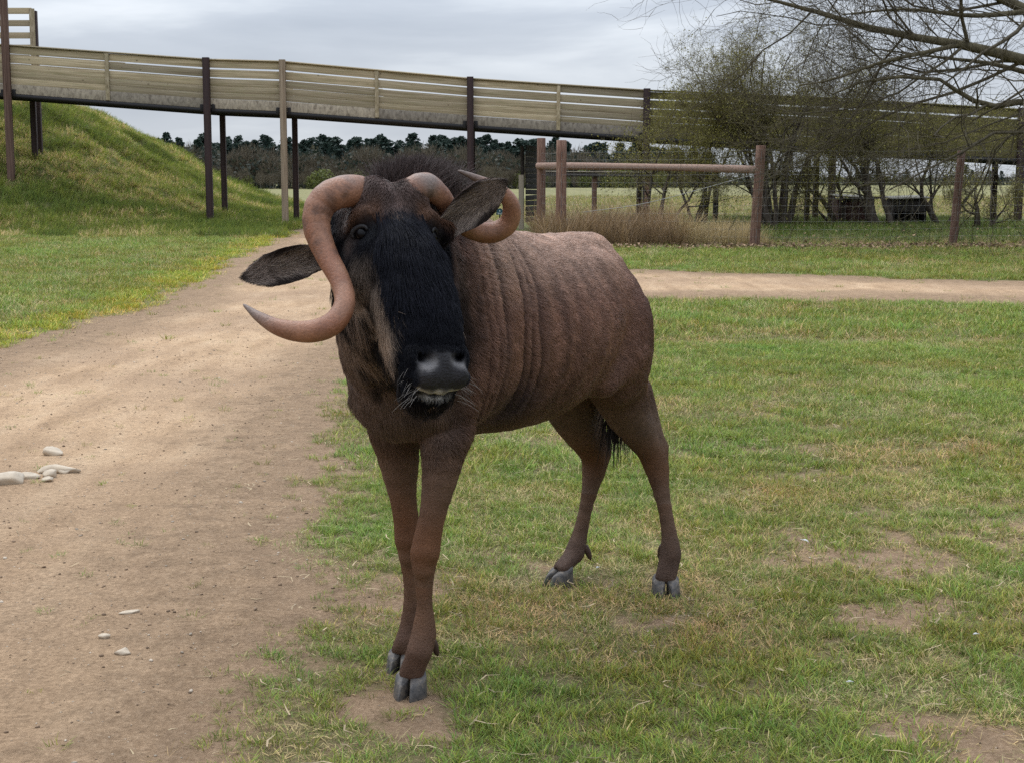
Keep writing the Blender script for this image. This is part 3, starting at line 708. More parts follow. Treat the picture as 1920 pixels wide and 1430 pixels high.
# ================================================================ trees
def bark_mat(name, a, b, c, scale=9):
    n = NT(name); f = n.noise(n.coord('Object', (1, 1, 0.35)), scale, 6, 0.65)
    return n.bsdf(n.ramp(f, [(0.3, a), (0.52, b), (0.75, c)]), 0.9, 0.15, n.bump(f, 0.5, 0.02))
M_bark = bark_mat('hawthorn_bark', (0.022, 0.017, 0.013), (0.055, 0.043, 0.032), (0.120, 0.100, 0.075))
M_oak = bark_mat('oak_bark', (0.035, 0.030, 0.018), (0.085, 0.072, 0.042), (0.150, 0.130, 0.080))
M_twig = bark_mat('mossy_twig', (0.070, 0.060, 0.028), (0.140, 0.120, 0.055), (0.21, 0.18, 0.09))
M_otwig = bark_mat('oak_twig', (0.040, 0.033, 0.022), (0.080, 0.067, 0.044), (0.130, 0.112, 0.075))
def leaf_mat(name, stops):
    n = NT(name); g_ = n.n('NewGeometry')
    c = n.ramp(g_.outputs['Random Per Island'], stops)
    b = n.n('BsdfPrincipled'); n.set(b, 'Base Color', c); n.set(b, 'Roughness', 0.6); n.set(b, 'Specular IOR Level', 0.2)
    t = n.n('BsdfTranslucent', ins={'Color': c}); m = n.n('MixShader', ins={0: 0.3})
    n.t.links.new(b.outputs[0], m.inputs[1]); n.t.links.new(t.outputs[0], m.inputs[2]); n.t.links.new(m.outputs[0], n.out.inputs[0])
    return n.m
M_bud = leaf_mat('hawthorn_leaf', [(0.0, (0.105, 0.098, 0.020)), (0.5, (0.195, 0.180, 0.038)), (1.0, (0.29, 0.26, 0.065))])
class Wood:
    """collects branch polylines, tubes them in batches"""
    def __init__(self, seed): self.r = np.random.default_rng(seed); self.b = {}; self.tips = []
    def add(self, P, rad, lvl):
        self.b.setdefault((len(P), lvl), []).append((P, rad))
    def arrays(self, sel, sides):
        out = []
        for (k, lvl), L in self.b.items():
            if not sel(lvl): continue
            s = sides(lvl)
            P = np.array([p for p, _ in L]); R_ = np.array([r for _, r in L]); n = len(P)
            T = np.gradient(P, axis=1); T /= np.linalg.norm(T, axis=2)[..., None] + 1e-12
            ref = np.array([0.31, 0.57, 0.76]); N = np.cross(T, ref); N /= np.linalg.norm(N, axis=2)[..., None] + 1e-9; B = np.cross(T, N)
            a = np.linspace(0, 2 * np.pi, s, endpoint=False)
            V = P[:, :, None] + (N[:, :, None] * np.cos(a)[None, None, :, None] + B[:, :, None] * np.sin(a)[None, None, :, None]) * R_[:, :, None, None]
            i = (np.arange(n) * k * s)[:, None, None] + (np.arange(k - 1) * s)[None, :, None]; j = np.arange(s)[None, None]; j2 = (j + 1) % s
            Q = np.stack([i + j, i + j2, i + s + j2, i + s + j], -1).reshape(-1, 4)
            out.append((V.reshape(-1, 3), Q, np.zeros((0, 3), int)))
        return merge(out)
    def grow(self, p, d, L, r0, lvl, cfg):
        """one branch and, recursively, its children"""
        R_ = self.r; k = cfg['pts'][lvl]
        P = np.zeros((k, 3)); P[0] = p; d = d / np.linalg.norm(d)
        dirs = [d]
        for i in range(1, k):
            d = d + R_.normal(0, cfg['wig'][lvl], 3) + np.array([0, 0, cfg['up'][lvl]])
            d = d / np.linalg.norm(d); dirs.append(d); P[i] = P[i - 1] + d * (L / (k - 1))
        end = cfg['end'][lvl]
        rad = r0 * (1 - (1 - end) * np.linspace(0, 1, k) ** 0.9)
        self.add(P, rad, lvl)
        self.children(P, rad, L, lvl, cfg)
    def children(self, P, rad, L, lvl, cfg):
        R_ = self.r; k = len(P)
        if lvl + 1 >= len(cfg['pts']):
            self.tips.append(P[-1]); self.tips.append(P[k // 2]); return
        nch = int(round(cfg['n'][lvl] * R_.uniform(0.75, 1.25)))
        for c in range(nch):
            t = R_.uniform(cfg['t0'][lvl], 1.0); f = t * (k - 1); i = min(int(f), k - 2); f -= i
            q = P[i] * (1 - f) + P[i + 1] * f; ax = P[i + 1] - P[i]; ax /= np.linalg.norm(ax)
            v = R_.normal(0, 1, 3); v -= ax * (v @ ax); v /= np.linalg.norm(v)
            an = R_.uniform(*cfg['ang'][lvl])
            dd = ax * math.cos(an) + v * math.sin(an) + np.array([0, 0, cfg['lift'][lvl]])
            rr = rad[i] * (1 - f) + rad[i + 1] * f
            self.grow(q, dd, L * R_.uniform(*cfg['len'][lvl]) * (1.15 - 0.5 * t), max(rr * R_.uniform(*cfg['rr'][lvl]), cfg['rmin']), lvl + 1, cfg)
HAW = dict(pts=[8, 7, 6, 5, 4], wig=[0.16, 0.22, 0.26, 0.30, 0.34], up=[0.06, 0.04, 0.03, 0.0, 0.0], end=[0.12, 0.2, 0.3, 0.35, 0.4], n=[7, 7, 6, 5], t0=[0.30, 0.2, 0.15, 0.1],
           ang=[(0.5, 1.1), (0.5, 1.2), (0.5, 1.2), (0.5, 1.3)], lift=[0.15, 0.10, 0.0, -0.05], len=[(0.5, 0.8), (0.5, 0.75), (0.45, 0.7), (0.4, 0.7)], rr=[(0.4, 0.65), (0.4, 0.6), (0.4, 0.6), (0.45, 0.7)], rmin=0.0034)
def tree_obj(name, loc, label, group, wood, trunk_lv, mats, leaves=0, leaf_size=(0.012, 0.03), droop=0.0, spread=0.12):
    r = empty(name, loc, label, 'tree', group)
    L0 = np.array(r.location)
    V, F = wood.arrays(lambda l: l <= trunk_lv, lambda l: 10 if l == 0 else 6)
    child('trunk', mesh_np('trunk', V - L0, F, True), mats[0], r)
    V, F = wood.arrays(lambda l: l > trunk_lv, lambda l: 4 if l == trunk_lv + 1 else 3)
    cr = child('crown', mesh_np('crown', V - L0, F, True), mats[1], r)
    if leaves:
        R_ = wood.r; tips = np.array(wood.tips); c = tips[R_.integers(0, len(tips), leaves)] + R_.normal(0, spread, (leaves, 3))
        s = R_.uniform(*leaf_size, leaves)[:, None]
        a = R_.normal(0, 1, (leaves, 3)); a /= np.linalg.norm(a, axis=1)[:, None]; b = np.cross(a, R_.normal(0, 1, (leaves, 3))); b /= np.linalg.norm(b, axis=1)[:, None]
        V = np.stack([c - a * s, c + b * s * 0.6, c + a * s, c - b * s * 0.6], 1).reshape(-1, 3) - L0
        o = child('leaves', mesh_np('leaves', V, np.arange(leaves * 4).reshape(-1, 4)), mats[2], r); o.parent = cr
    return r
def hawthorn(px, Y, stems, label, seed, leaves=6500, cfg=HAW):
    b = at(px, 420, Y); x, z = b[0], float(gz(b[0], Y))
    w = Wood(seed)
    for dx, h, r, lean, dy in stems:
        w.grow(np.array([x + dx, Y + w.r.uniform(-.15, .15), z - 0.15]), np.array([lean, dy, 1.0]), h, r, 0, cfg)
    return tree_obj('hawthorn_tree', (x, Y, z), label, 'hawthorn trees under the walkway', w, 1, (M_bark, M_twig, M_bud), leaves)
hawthorn(1462, 38.5, [(0.0, 3.6, 0.15, -0.10, -0.05), (-0.15, 3.3, 0.10, -0.45, 0.1), (0.14, 3.9, 0.11, 0.05, 0.15), (-0.25, 2.6, 0.07, -0.75, -0.15)], 'hawthorn with many black stems rising from one thick stool beside the fence post', 11, 9000)
hawthorn(1308, 39.0, [(0.0, 2.9, 0.10, -0.12, 0.0), (0.06, 2.7, 0.075, 0.30, 0.1), (-0.05, 2.2, 0.06, -0.6, -0.1)], 'small forked hawthorn with a short dark trunk behind the heavy rail', 12, 8000)
hawthorn(1650, 38.5, [(0.0, 3.0, 0.17, -0.02, 0.0), (0.30, 2.9, 0.09, 0.20, 0.1), (-0.1, 2.4, 0.06, -0.5, 0.1)], 'hawthorn with a thick straight trunk between the two feed boxes', 13, 8500)
hawthorn(1765, 39.5, [(0.0, 2.6, 0.10, -0.20, 0.0), (0.1, 2.6, 0.07, 0.55, 0.0), (-0.1, 2.4, 0.06, -0.5, 0.1)], 'hawthorn with crooked spreading stems beside the black feed box', 14, 5500)
hawthorn(1838, 37.0, [(0.0, 1.25, 0.11, -0.45, 0.0), (0.05, 1.1, 0.06, 0.50, 0.1)], 'stunted leaning hawthorn with a broken stump behind the thin fence post', 15, 1500)
LOW = dict(HAW); LOW['n'] = [7, 6, 5, 4]
hawthorn(1215, 38.0, [(0.0, 2.7, 0.06, -0.25, 0.0), (0.2, 2.9, 0.07, 0.15, 0.1), (0.5, 2.4, 0.05, 0.45, 0.0)], 'bushy hawthorn pressed against the walkway side near the low rail', 16, 8000, LOW)
hawthorn(1570, 40.0, [(0.0, 2.7, 0.09, -0.30, 0.0), (0.1, 2.8, 0.07, 0.3, 0.0), (-0.1, 2.2, 0.05, -0.8, -0.1)], 'pale stemmed hawthorn leaning over the rusty feed box', 17, 7000)
# tall thin-crowned hawthorn that tops the walkway
TALL = dict(HAW); TALL['up'] = [0.10, 0.09, 0.05, 0.02, 0.0]; TALL['n'] = [8, 7, 6, 4]; TALL['len'] = [(0.45, 0.7), (0.45, 0.7), (0.4, 0.65), (0.4, 0.7)]
hawthorn(1448, 37.5, [(0.0, 5.0, 0.09, -0.08, 0.0), (-0.05, 4.5, 0.07, -0.30, 0.05), (0.05, 4.6, 0.07, 0.20, 0.0), (-0.08, 3.9, 0.05, -0.55, 0.0)], 'tall open hawthorn whose crown stands clear above the walkway', 18, 5200, TALL)

# ---- oak whose bare limbs reach in from outside
OAK = dict(pts=[10, 9, 8, 6, 5], wig=[0.10, 0.17, 0.22, 0.26, 0.30], up=[0.0, 0.015, 0.015, 0.02, 0.02], end=[0.4, 0.25, 0.25, 0.3, 0.35], n=[9, 13, 9, 7], t0=[0.15, 0.12, 0.12, 0.1],
           ang=[(0.45, 1.0), (0.45, 1.05), (0.45, 1.1), (0.4, 1.1)], lift=[0.12, 0.08, 0.05, 0.0], len=[(0.32, 0.52), (0.42, 0.62), (0.45, 0.65), (0.45, 0.7)], rr=[(0.35, 0.6), (0.35, 0.55), (0.4, 0.55), (0.45, 0.6)], rmin=0.0042)
w = Wood(77)
OY = 30.0
tb = at(2330, 420, OY); tz = float(gz(tb[0], OY))
trunk = catmull([[tb[0], OY, tz - 0.3], [tb[0] - 0.05, OY, tz + 1.4], [tb[0] - 0.2, OY, tz + 2.6], [tb[0] - 0.1, OY + 0.1, tz + 4.2], [tb[0] + 0.2, OY + 0.2, tz + 6.2]], 12)
w.add(trunk, np.interp(np.linspace(0, 1, 12), [0, 0.1, 0.5, 1], [0.52, 0.40, 0.34, 0.16]), 0)
def limb(spec, r0, r1, n=11):
    P = catmull([at(*q) for q in spec], n); rad = np.linspace(r0, r1, n)
    w.add(P, rad, 1); L = np.linalg.norm(np.diff(P, axis=0), axis=1).sum()
    w.children(P, rad, L, 1, OAK)
limb([(2310, 230, 30.0), (2100, 165, 29.8), (1920, 113, 29.6), (1800, 84, 29.6), (1660, 60, 29.8), (1500, 14, 30.0), (1400, -10, 30.2)], 0.16, 0.018)
limb([(2310, 180, 30.0), (2080, 70, 30.2), (1930, 22, 30.4), (1850, -15, 30.6), (1700, -60, 30.8), (1560, -90, 31)], 0.17, 0.03)
limb([(2310, 250, 30.0), (2080, 215, 29.4), (1920, 192, 29.2), (1855, 200, 29.1), (1800, 175, 29.0), (1755, 148, 29.0), (1640, 148, 28.9), (1560, 178, 28.8)], 0.085, 0.016)
limb([(1800, 84, 29.6), (1730, 100, 29.2), (1650, 118, 28.8), (1560, 150, 28.6), (1500, 160, 28.5)], 0.050, 0.012)
limb([(2100, 165, 29.8), (1960, 145, 30.4), (1860, 120, 30.8), (1760, 108, 31.2), (1640, 92, 31.6)], 0.075, 0.014)
limb([(1930, 22, 30.4), (1820, 30, 30.0), (1700, 18, 29.7), (1580, 28, 29.5)], 0.060, 0.014)
limb([(2330, 150, 30.0), (2280, 20, 30.0), (2200, -150, 30.2)], 0.17, 0.05)
limb([(2340, 150, 30.0), (2480, 60, 30.0), (2640, 0, 30.2)], 0.17, 0.05)
oak = tree_obj('oak_tree', (tb[0], OY, tz), 'large bare oak reaching long twiggy limbs over the walkway', None, w, 1, (M_oak, M_otwig, None))

# ================================================================ the wood on the skyline
def fleaf(name, stops):
    return leaf_mat(name, stops)
M_pine = fleaf('pine_needles', [(0.0, (0.014, 0.028, 0.021)), (0.5, (0.028, 0.048, 0.037)), (1.0, (0.050, 0.070, 0.052))])  # needle green lightened and blued: distance haze put into the colour
M_bare = fleaf('bare_brown_crown', [(0.0, (0.055, 0.045, 0.030)), (0.5, (0.100, 0.082, 0.055)), (1.0, (0.155, 0.130, 0.090))])
M_bush = fleaf('spring_bush', [(0.0, (0.070, 0.085, 0.020)), (0.5, (0.115, 0.130, 0.035)), (1.0, (0.165, 0.175, 0.060))])
M_ptr = bark_mat('pine_bark', (0.040, 0.028, 0.020), (0.075, 0.055, 0.042), (0.12, 0.095, 0.075), 3)
M_birch = bark_mat('pale_bark', (0.10, 0.09, 0.075), (0.17, 0.155, 0.13), (0.26, 0.24, 0.21), 3)
def quads(c, s, r, flat=0.0):
    n = len(c); a = r.normal(0, 1, (n, 3)); a[:, 2] *= 1 - flat; a /= np.linalg.norm(a, axis=1)[:, None]; b = np.cross(a, r.normal(0, 1, (n, 3))); b /= np.linalg.norm(b, axis=1)[:, None]
    s = s[:, None]
    return np.stack([c - a * s, c + b * s * 0.7, c + a * s, c - b * s * 0.7], 1).reshape(-1, 3)
def far_tree(kind, seed):
    r = np.random.default_rng(seed)
    if kind == 'pine':
        H = 10.0; n = 760
        whorl = r.integers(0, 15, n); z = H * (0.34 + 0.66 * whorl / 14.5) + r.normal(0, 0.12, n)
        R_ = 2.3 * np.clip(1 - ((z / H - 0.30) / 0.74), 0, 1) ** 0.55 * r.uniform(0.55, 1.25, 15)[whorl]
        R_ = np.maximum(np.nan_to_num(R_), 0.12); a = r.choice(np.linspace(0, 6.28, 9), n) + whorl * 1.1 + r.normal(0, 0.16, n); q = np.sqrt(r.random(n))
        c = np.stack([np.cos(a) * R_ * q, np.sin(a) * R_ * q, z + 0.25 * q], -1)
        V = quads(c, r.uniform(0.16, 0.38, n), r, 0.4); trunk = ([[0, 0, -0.5], [0.05, 0, H * 0.5], [0, 0, H * 1.02]], [0.17, 0.12, 0.02]); M = (M_ptr, M_pine)
    elif kind == 'bare':
        H = 7.5; n = 620
        d = r.normal(0, 1, (n, 3)); d /= np.linalg.norm(d, axis=1)[:, None]; q = r.random(n) ** 0.45
        c = d * q[:, None] * np.array([2.2, 2.2, 2.9]) + [0, 0, H * 0.58]
        V = None; a = c + r.normal(0, 0.05, (n, 3)); dirv = d * 0.5 + [0, 0, 0.75] + r.normal(0, 0.25, (n, 3)); dirv /= np.linalg.norm(dirv, axis=1)[:, None]
        L = r.uniform(0.5, 1.1, n)[:, None]; sd = np.cross(dirv, r.normal(0, 1, (n, 3))); sd /= np.linalg.norm(sd, axis=1)[:, None]
        V = np.stack([a - sd * 0.045, a + sd * 0.045, a + dirv * L + sd * 0.012, a + dirv * L - sd * 0.012], 1).reshape(-1, 3)
        trunk = ([[0, 0, -0.5], [0.1, 0, H * 0.4], [0.05, 0.1, H * 0.85]], [0.13, 0.10, 0.03]); M = (M_birch if seed % 2 else M_ptr, M_bare)
    else:
        H = 3.2; n = 480
        d = r.normal(0, 1, (n, 3)); d /= np.linalg.norm(d, axis=1)[:, None]; q = r.random(n) ** 0.4
        c = d * q[:, None] * np.array([1.5, 1.5, 1.55]) * (0.75 + 0.5 * fbm(d * 2.2 + seed, 2, seed))[:, None] + [0, 0, 1.5]; c[:, 2] = np.maximum(c[:, 2], 0.05)
        V = quads(c, r.uniform(0.10, 0.22, n), r); trunk = ([[0, 0, -0.4], [0.02, 0, 0.8], [0, 0, 1.8]], [0.08, 0.07, 0.03]); M = (M_ptr, M_bush)
    cm = mesh_np('crown', V, np.arange(len(V)).reshape(-1, 4)); cm.materials.append(M[1])
    P = catmull(trunk[0], 7); Vt, F, T = tube_arrays(P, np.interp(np.linspace(0, 1, 7), [0, .5, 1], trunk[1]), 5)
    tm = mesh_np('trunk', Vt, [F, T], True); tm.materials.append(M[0])
    return tm, cm
LIB = {k: [far_tree(k, 100 + i) for i in range(5)] for k in ('pine', 'bare', 'bush')}
WLAB = {'pine': ('pine_tree', 'dark pointed pine in the wood on the far edge of the field', 'pines of the far wood'), 'bare': ('bare_tree', 'leafless brown tree along the front of the far wood', 'bare trees of the far wood'), 'bush': ('spring_bush', 'yellow green bush at the foot of the far wood', 'bushes of the far wood')}
CATS = {'pine': 'pine', 'bare': 'tree', 'bush': 'bush'}
wr = random.Random(21)
def plant(kind, px, Y, h):
    tm, cm = LIB[kind][wr.randrange(5)]
    x = (px - 960) / FPX * Y
    nm, lab, grp = WLAB[kind]
    r = empty(nm, (x, Y, 0), lab, CATS[kind], grp)
    H = {'pine': 10.2, 'bare': 7.9, 'bush': 3.3}[kind]
    s = h / H; wd = 1.3 if kind == 'pine' else 1.0; r.scale = (s * wd * wr.uniform(0.85, 1.2), s * wd * wr.uniform(0.85, 1.2), s); r.rotation_euler = (0, 0, wr.uniform(0, 6.28))
    for nmx, m in (('trunk', tm), ('crown', cm)):
        o = bpy.data.objects.new(nmx, m); col.objects.link(o); o.parent = r
def skyline(px):   # height of the wood above the field, in metres at 300 m
    return np.interp(px, [150, 260, 420, 600, 760, 900, 1000, 1100, 1180, 1260, 1330], [10.6, 10.0, 9.4, 9.2, 9.4, 9.4, 9.0, 8.6, 8.2, 7.4, 6.4])
px = 150.0
while px < 1330:
    for row, Y in enumerate((318, 292)):
        plant('pine', px + wr.uniform(-9, 9), Y + wr.uniform(-8, 8), float(skyline(px)) * Y / 300 * wr.uniform(0.74, 1.14) * (1.0 - 0.04 * row))
    px += 9.8
px = 170.0
while px < 1330:
    plant('bare', px + wr.uniform(-8, 8), 272 + wr.uniform(-8, 8), float(skyline(px)) * wr.uniform(0.50, 0.92)); px += 9.0
px = 175.0
while px < 1330:
    k = 'bush' if wr.random() < 0.30 else 'bare'
    plant(k, px + wr.uniform(-8, 8), 258 + wr.uniform(-5, 5), wr.uniform(2.6, 4.4)); px += 12.0
# hedges further off on the right
px = 1330.0
while px < 2060:
    k = wr.choice(['bare', 'bush', 'bare', 'pine'])
    plant(k, px, 420 + wr.uniform(-30, 30), wr.uniform(2.6, 4.4) * (1.4 if k == 'pine' else 1.0)); px += 11
M_under = fleaf('undergrowth', [(0.0, (0.016, 0.026, 0.019)), (0.45, (0.030, 0.038, 0.026)), (0.8, (0.055, 0.052, 0.034)), (1.0, (0.085, 0.078, 0.050))])
r = np.random.default_rng(5); n = 42000
pxs = r.uniform(120, 1345, n); Y = r.uniform(262, 330, n)
c = np.stack([(pxs - 960) / FPX * Y, Y, r.random(n) ** 0.9 * skyline(pxs) * (0.48 + 0.34 * vnoise(np.stack([pxs / 14.0, 0 * pxs, 0 * pxs], -1), 3))], -1)
o = link('undergrowth', mesh_np('undergrowth', quads(c, r.uniform(0.2, 0.5, n), r), np.arange(n * 4).reshape(-1, 4)), M_under)
tag(o, 'dark undergrowth filling the far wood between the trunks', None, None, 'stuff')
n = 5000; pxs = r.uniform(1300, 2100, n); Y = r.uniform(400, 450, n)
c = np.stack([(pxs - 960) / FPX * Y, Y, r.random(n) ** 1.5 * 2.4], -1)
o = link('hedge_growth', mesh_np('hedge_growth', quads(c, r.uniform(0.3, 0.6, n), r), np.arange(n * 4).reshape(-1, 4)), M_under)
tag(o, 'distant low hedge across the field', None, None, 'stuff')
# ================================================================ stones, pebbles, litter
n = NT('limestone'); f = n.noise(n.coord('Object'), 18, 6, 0.65); f2 = n.noise(n.coord('Object'), 4, 3)
M_stone = n.bsdf(n.mix(n.maprange(f2, 0.4, 0.65), n.ramp(f, [(0.3, (0.32, 0.26, 0.19)), (0.55, (0.50, 0.43, 0.34)), (0.75, (0.66, 0.60, 0.50))]), (0.42, 0.33, 0.23)), 0.9, 0.2, n.bump(f, 0.5, 0.01))
def rock_arrays(dims, seed, sub=3, amp=0.75):
    bm = bmesh.new(); bmesh.ops.create_icosphere(bm, subdivisions=sub, radius=1.0)
    V = np.array([v.co for v in bm.verts]); F = np.array([[v.index for v in f.verts] for f in bm.faces]); bm.free()
    V = V * (1 + amp * (fbm(V * 1.3 + seed * 7.1, 3, seed) - 0.5))[:, None]
    r = np.random.default_rng(seed)
    for _ in range(12):
        d = r.normal(0, 1, 3); d /= np.linalg.norm(d); h = r.uniform(0.58, 0.86); q = V @ d; V = V - np.clip(q - h, 0, None)[:, None] * d
    return V * dims, F
stones = [((98, 853), (0.052, 0.040, 0.030), 'flat pale stone lying alone on the dirt track'), ((103, 884), (0.105, 0.050, 0.030), 'long grey stone slab at the end of the row on the track'), ((94, 894), (0.035, 0.030, 0.028), 'round pale stone tucked against the long grey slab'),
          ((120, 886), (0.030, 0.024, 0.018), 'small dark edged stone at the tip of the grey slab'), ((14, 908), (0.075, 0.045, 0.034), 'yellowish stone with a dark underside at the start of the row'), ((48, 898), (0.060, 0.034, 0.022), 'low half buried stone between the yellowish stone and the slab'), ((88, 902), (0.030, 0.022, 0.014), 'pinkish flat stone in front of the round pale stone'), ((-40, 915), (0.07, 0.05, 0.035), 'buried stone beyond the yellowish stone'),
          ((448, 1200), (0.012, 0.009, 0.008), None), ((195, 1200), (0.022, 0.013, 0.010), 'small white pointed stone on the bare track'), ((230, 1228), (0.024, 0.016, 0.012), 'brown clod of earth on the bare track'), ((245, 1150), (0.038, 0.012, 0.006), 'thin sliver of chalk lying on the bare track')]
for k, ((px, py), d, lab) in enumerate(stones):
    if lab is None: continue
    d = tuple(q * 1.2 for q in d); V, F = rock_arrays(np.array(d), 30 + k)
    g0 = ground_at(px, py); z = float(track_z(g0[0], g0[1]))
    o = link('stone', mesh_np('stone', V, F, False), M_stone); o.location = (g0[0], g0[1], z + d[2] * 0.30); o.rotation_euler = (0, 0, wr.uniform(-0.5, 0.5))
    tag(o, lab, 'stone', 'loose stones on the track')
# pebbles and crumbs of earth
peb_col = bpy.data.collections.new('pebble_sources')
pm = NT('pebble'); tn = pm.attr('tint', 'INSTANCER').outputs['Color']; M_peb = pm.bsdf(tn, 0.9, 0.2)
for k in range(5):
    V, F = rock_arrays(np.array([1.0, 0.75, 0.42]), 60 + k, 1, 0.9)
    me = mesh_np('pebble', V, F); me.materials.append(M_peb); peb_col.objects.link(bpy.data.objects.new('pebble_source', me))
n = 40000
x, y = view_pts(n, 2.9, 16)
sd = track_sd(x, y); b = bareness(x, y); k = (sd < 0.15) | (rng.random(n) < b * 0.8); k &= (rng.random(n) < np.interp(y, [3, 8, 16], [1, 0.8, 0.5])); x, y, sd = x[k], y[k], sd[k]
sz = np.clip(rng.lognormal(-5.85, 0.60, len(x)), 0.0012, 0.012)
pale = rng.random(len(x)) < 0.36
tint = np.where(pale[:, None], np.array([0.42, 0.35, 0.27]), np.array([0.185, 0.126, 0.082])) * rng.uniform(0.6, 1.25, len(x))[:, None]
z = np.where(sd < 0, track_z(x, y), np.maximum(track_z(x, y), gz(x, y)))
scatter_gn('gravel', 'scattered pebbles and crumbs of earth on the bare track', np.stack([x, y, z + sz * 0.2], -1), rng.integers(0, 5, len(x)), sz, tint, peb_col)
# dry stalks and flecks of dead leaf in the turf
n = 2600
x, y = view_pts(n, 2.9, 11); k = (track_sd(x, y) > -0.25) | (rng.random(n) < 0.22); x, y = x[k], y[k]; n = len(x)
a = rng.uniform(0, 6.28, n); L = rng.uniform(0.015, 0.075, n); w_ = rng.uniform(0.0012, 0.0030, n)
d = np.stack([np.cos(a), np.sin(a), rng.normal(0, 0.12, n)], -1); s = np.stack([-np.sin(a), np.cos(a), np.zeros(n)], -1)
c0 = np.stack([x, y, gz(x, y) + rng.uniform(0.010, 0.028, n) * (track_sd(x, y) > 0) + 0.004], -1)
bend = np.stack([rng.normal(0, .25, n)] * 3, -1) * s * L[:, None]
V = np.stack([c0 - d * L[:, None] / 2 - s * w_[:, None], c0 - d * L[:, None] / 2 + s * w_[:, None], c0 + bend + s * w_[:, None], c0 + bend - s * w_[:, None], c0 + d * L[:, None] / 2 + s * w_[:, None] * 0.4, c0 + d * L[:, None] / 2 - s * w_[:, None] * 0.4], 1).reshape(-1, 3)
o_ = np.arange(n)[:, None] * 6
me = mesh_np('straw_litter', V, np.vstack([o_ + [0, 1, 2, 3], o_ + [3, 2, 4, 5]]))
vcol(me, 'col', np.repeat(np.array([0.36, 0.28, 0.17]) * rng.uniform(0.35, 1.25, n)[:, None], 6, 0))
st = NT('straw'); M_straw = st.bsdf(st.attr('col').outputs['Color'], 0.85, 0.2)
tag(link('straw_litter', me, M_straw), 'dead stalks and straw lying in the turf', None, None, 'stuff')
# leaf litter along the fence foot
n = 5200
x = rng.uniform(0.5, 13.5, n); y = np.where(rng.random(n) < 0.7, rng.normal(31.3, 0.55, n), rng.uniform(31, 40, n))
c0 = np.stack([x, y, gz(x, y) + rng.uniform(0.01, 0.09, n)], -1); s = rng.uniform(0.02, 0.05, n)
me = mesh_np('leaf_litter', quads(c0, s, np.random.default_rng(8), 0.6), np.arange(n * 4).reshape(-1, 4))
vcol(me, 'col', np.repeat(np.array([0.30, 0.20, 0.125]) * rng.uniform(0.3, 1.5, n)[:, None], 4, 0))
tag(link('leaf_litter', me, M_straw), 'brown leaf litter along the foot of the fence', None, None, 'stuff')
# a few white feathers
M_fea = NT('feather').bsdf((0.50, 0.50, 0.48), 0.8, 0.2)
def feather(px, py, L, ang, lab):
    g0 = ground_at(px, py); z = float(gz(g0[0], g0[1])) + 0.035
    L *= 0.62
    t_ = np.linspace(0, 1, 10); wd = L * 0.16 * np.sin(np.pi * np.clip(t_ * 1.05, 0, 1)) ** 0.7 * (t_ > 0.12) + 0.0006
    cx = np.stack([L * (t_ - 0.5), 0.10 * L * np.sin(t_ * 2.6), 0.10 * L * np.sin(t_ * 3.14)], -1)
    V = np.vstack([cx + [0, 1, 0.25] * wd[:, None], cx, cx + [0, -1, 0.25] * wd[:, None]])
    Q = [[k + r_ * 10, k + 1 + r_ * 10, k + 11 + r_ * 10, k + 10 + r_ * 10] for r_ in (0, 1) for k in range(9)]
    e_ = empty('feather', (g0[0], g0[1], z), lab, 'feather', 'white feathers in the turf'); e_.rotation_euler = (0.15, 0.1, ang)
    child('vane', mesh_np('vane', V, np.array(Q), True), M_fea, e_)
    Vt, F, T = tube_arrays(cx * [1.12, 1, 1] + [0, 0, 0.001], np.linspace(0.0012, 0.0004, 10), 5); child('quill', mesh_np('quill', Vt, [F, T]), M_fea, e_)
feather(1122, 1082, 0.045, 0.9, 'white curled feather in the turf between the hind hooves')
feather(1508, 1030, 0.055, -0.7, 'long white feather lying alone in the green turf')
feather(1830, 1210, 0.040, 0.4, 'white downy feather in the lush turf tuft')
feather(1593, 1302, 0.035, 0.2, 'small white feather beside a bare patch of turf')
# ================================================================ the wildebeest
# body frame: origin between the hind feet, forward f, left l
BO = np.array([0.333, 4.95, 0.0])
BF = np.array([-0.567, -0.823, 0.0]); BF /= np.linalg.norm(BF)
BL = np.array([-BF[1], BF[0], 0.0])
def bw(u, v, z):
    return BO + BF * u + BL * v + np.array([0, 0, z])
# head frame: O between the horns, A towards the nose, S animal's left, N out of the face
HO = at(738, 352, 3.66)
HA = nrm(at(844, 702, 3.34) - HO)
HK = 1.08
HS = np.array([0.76, 0.64, 0.19]); HS = nrm(HS - HA * (HS @ HA))
HN = np.cross(HA, HS)
def hw(s, n, a):
    return HO + (HS * s + HN * n + HA * a) * HK
HB = np.stack([HS, HN, HA]); BB = np.stack([BF, BL, np.array([0, 0, 1.0])])

GMIN = np.array([-0.72, 3.14, -0.02]); GMAX = np.array([0.74, 5.62, 1.52]); GH = 0.0068
GN_ = np.ceil((GMAX - GMIN) / GH).astype(int) + 1
GD = np.full(GN_, 1.0, np.float32)
gx = [(GMIN[i] + np.arange(GN_[i]) * GH).astype(np.float32) for i in range(3)]

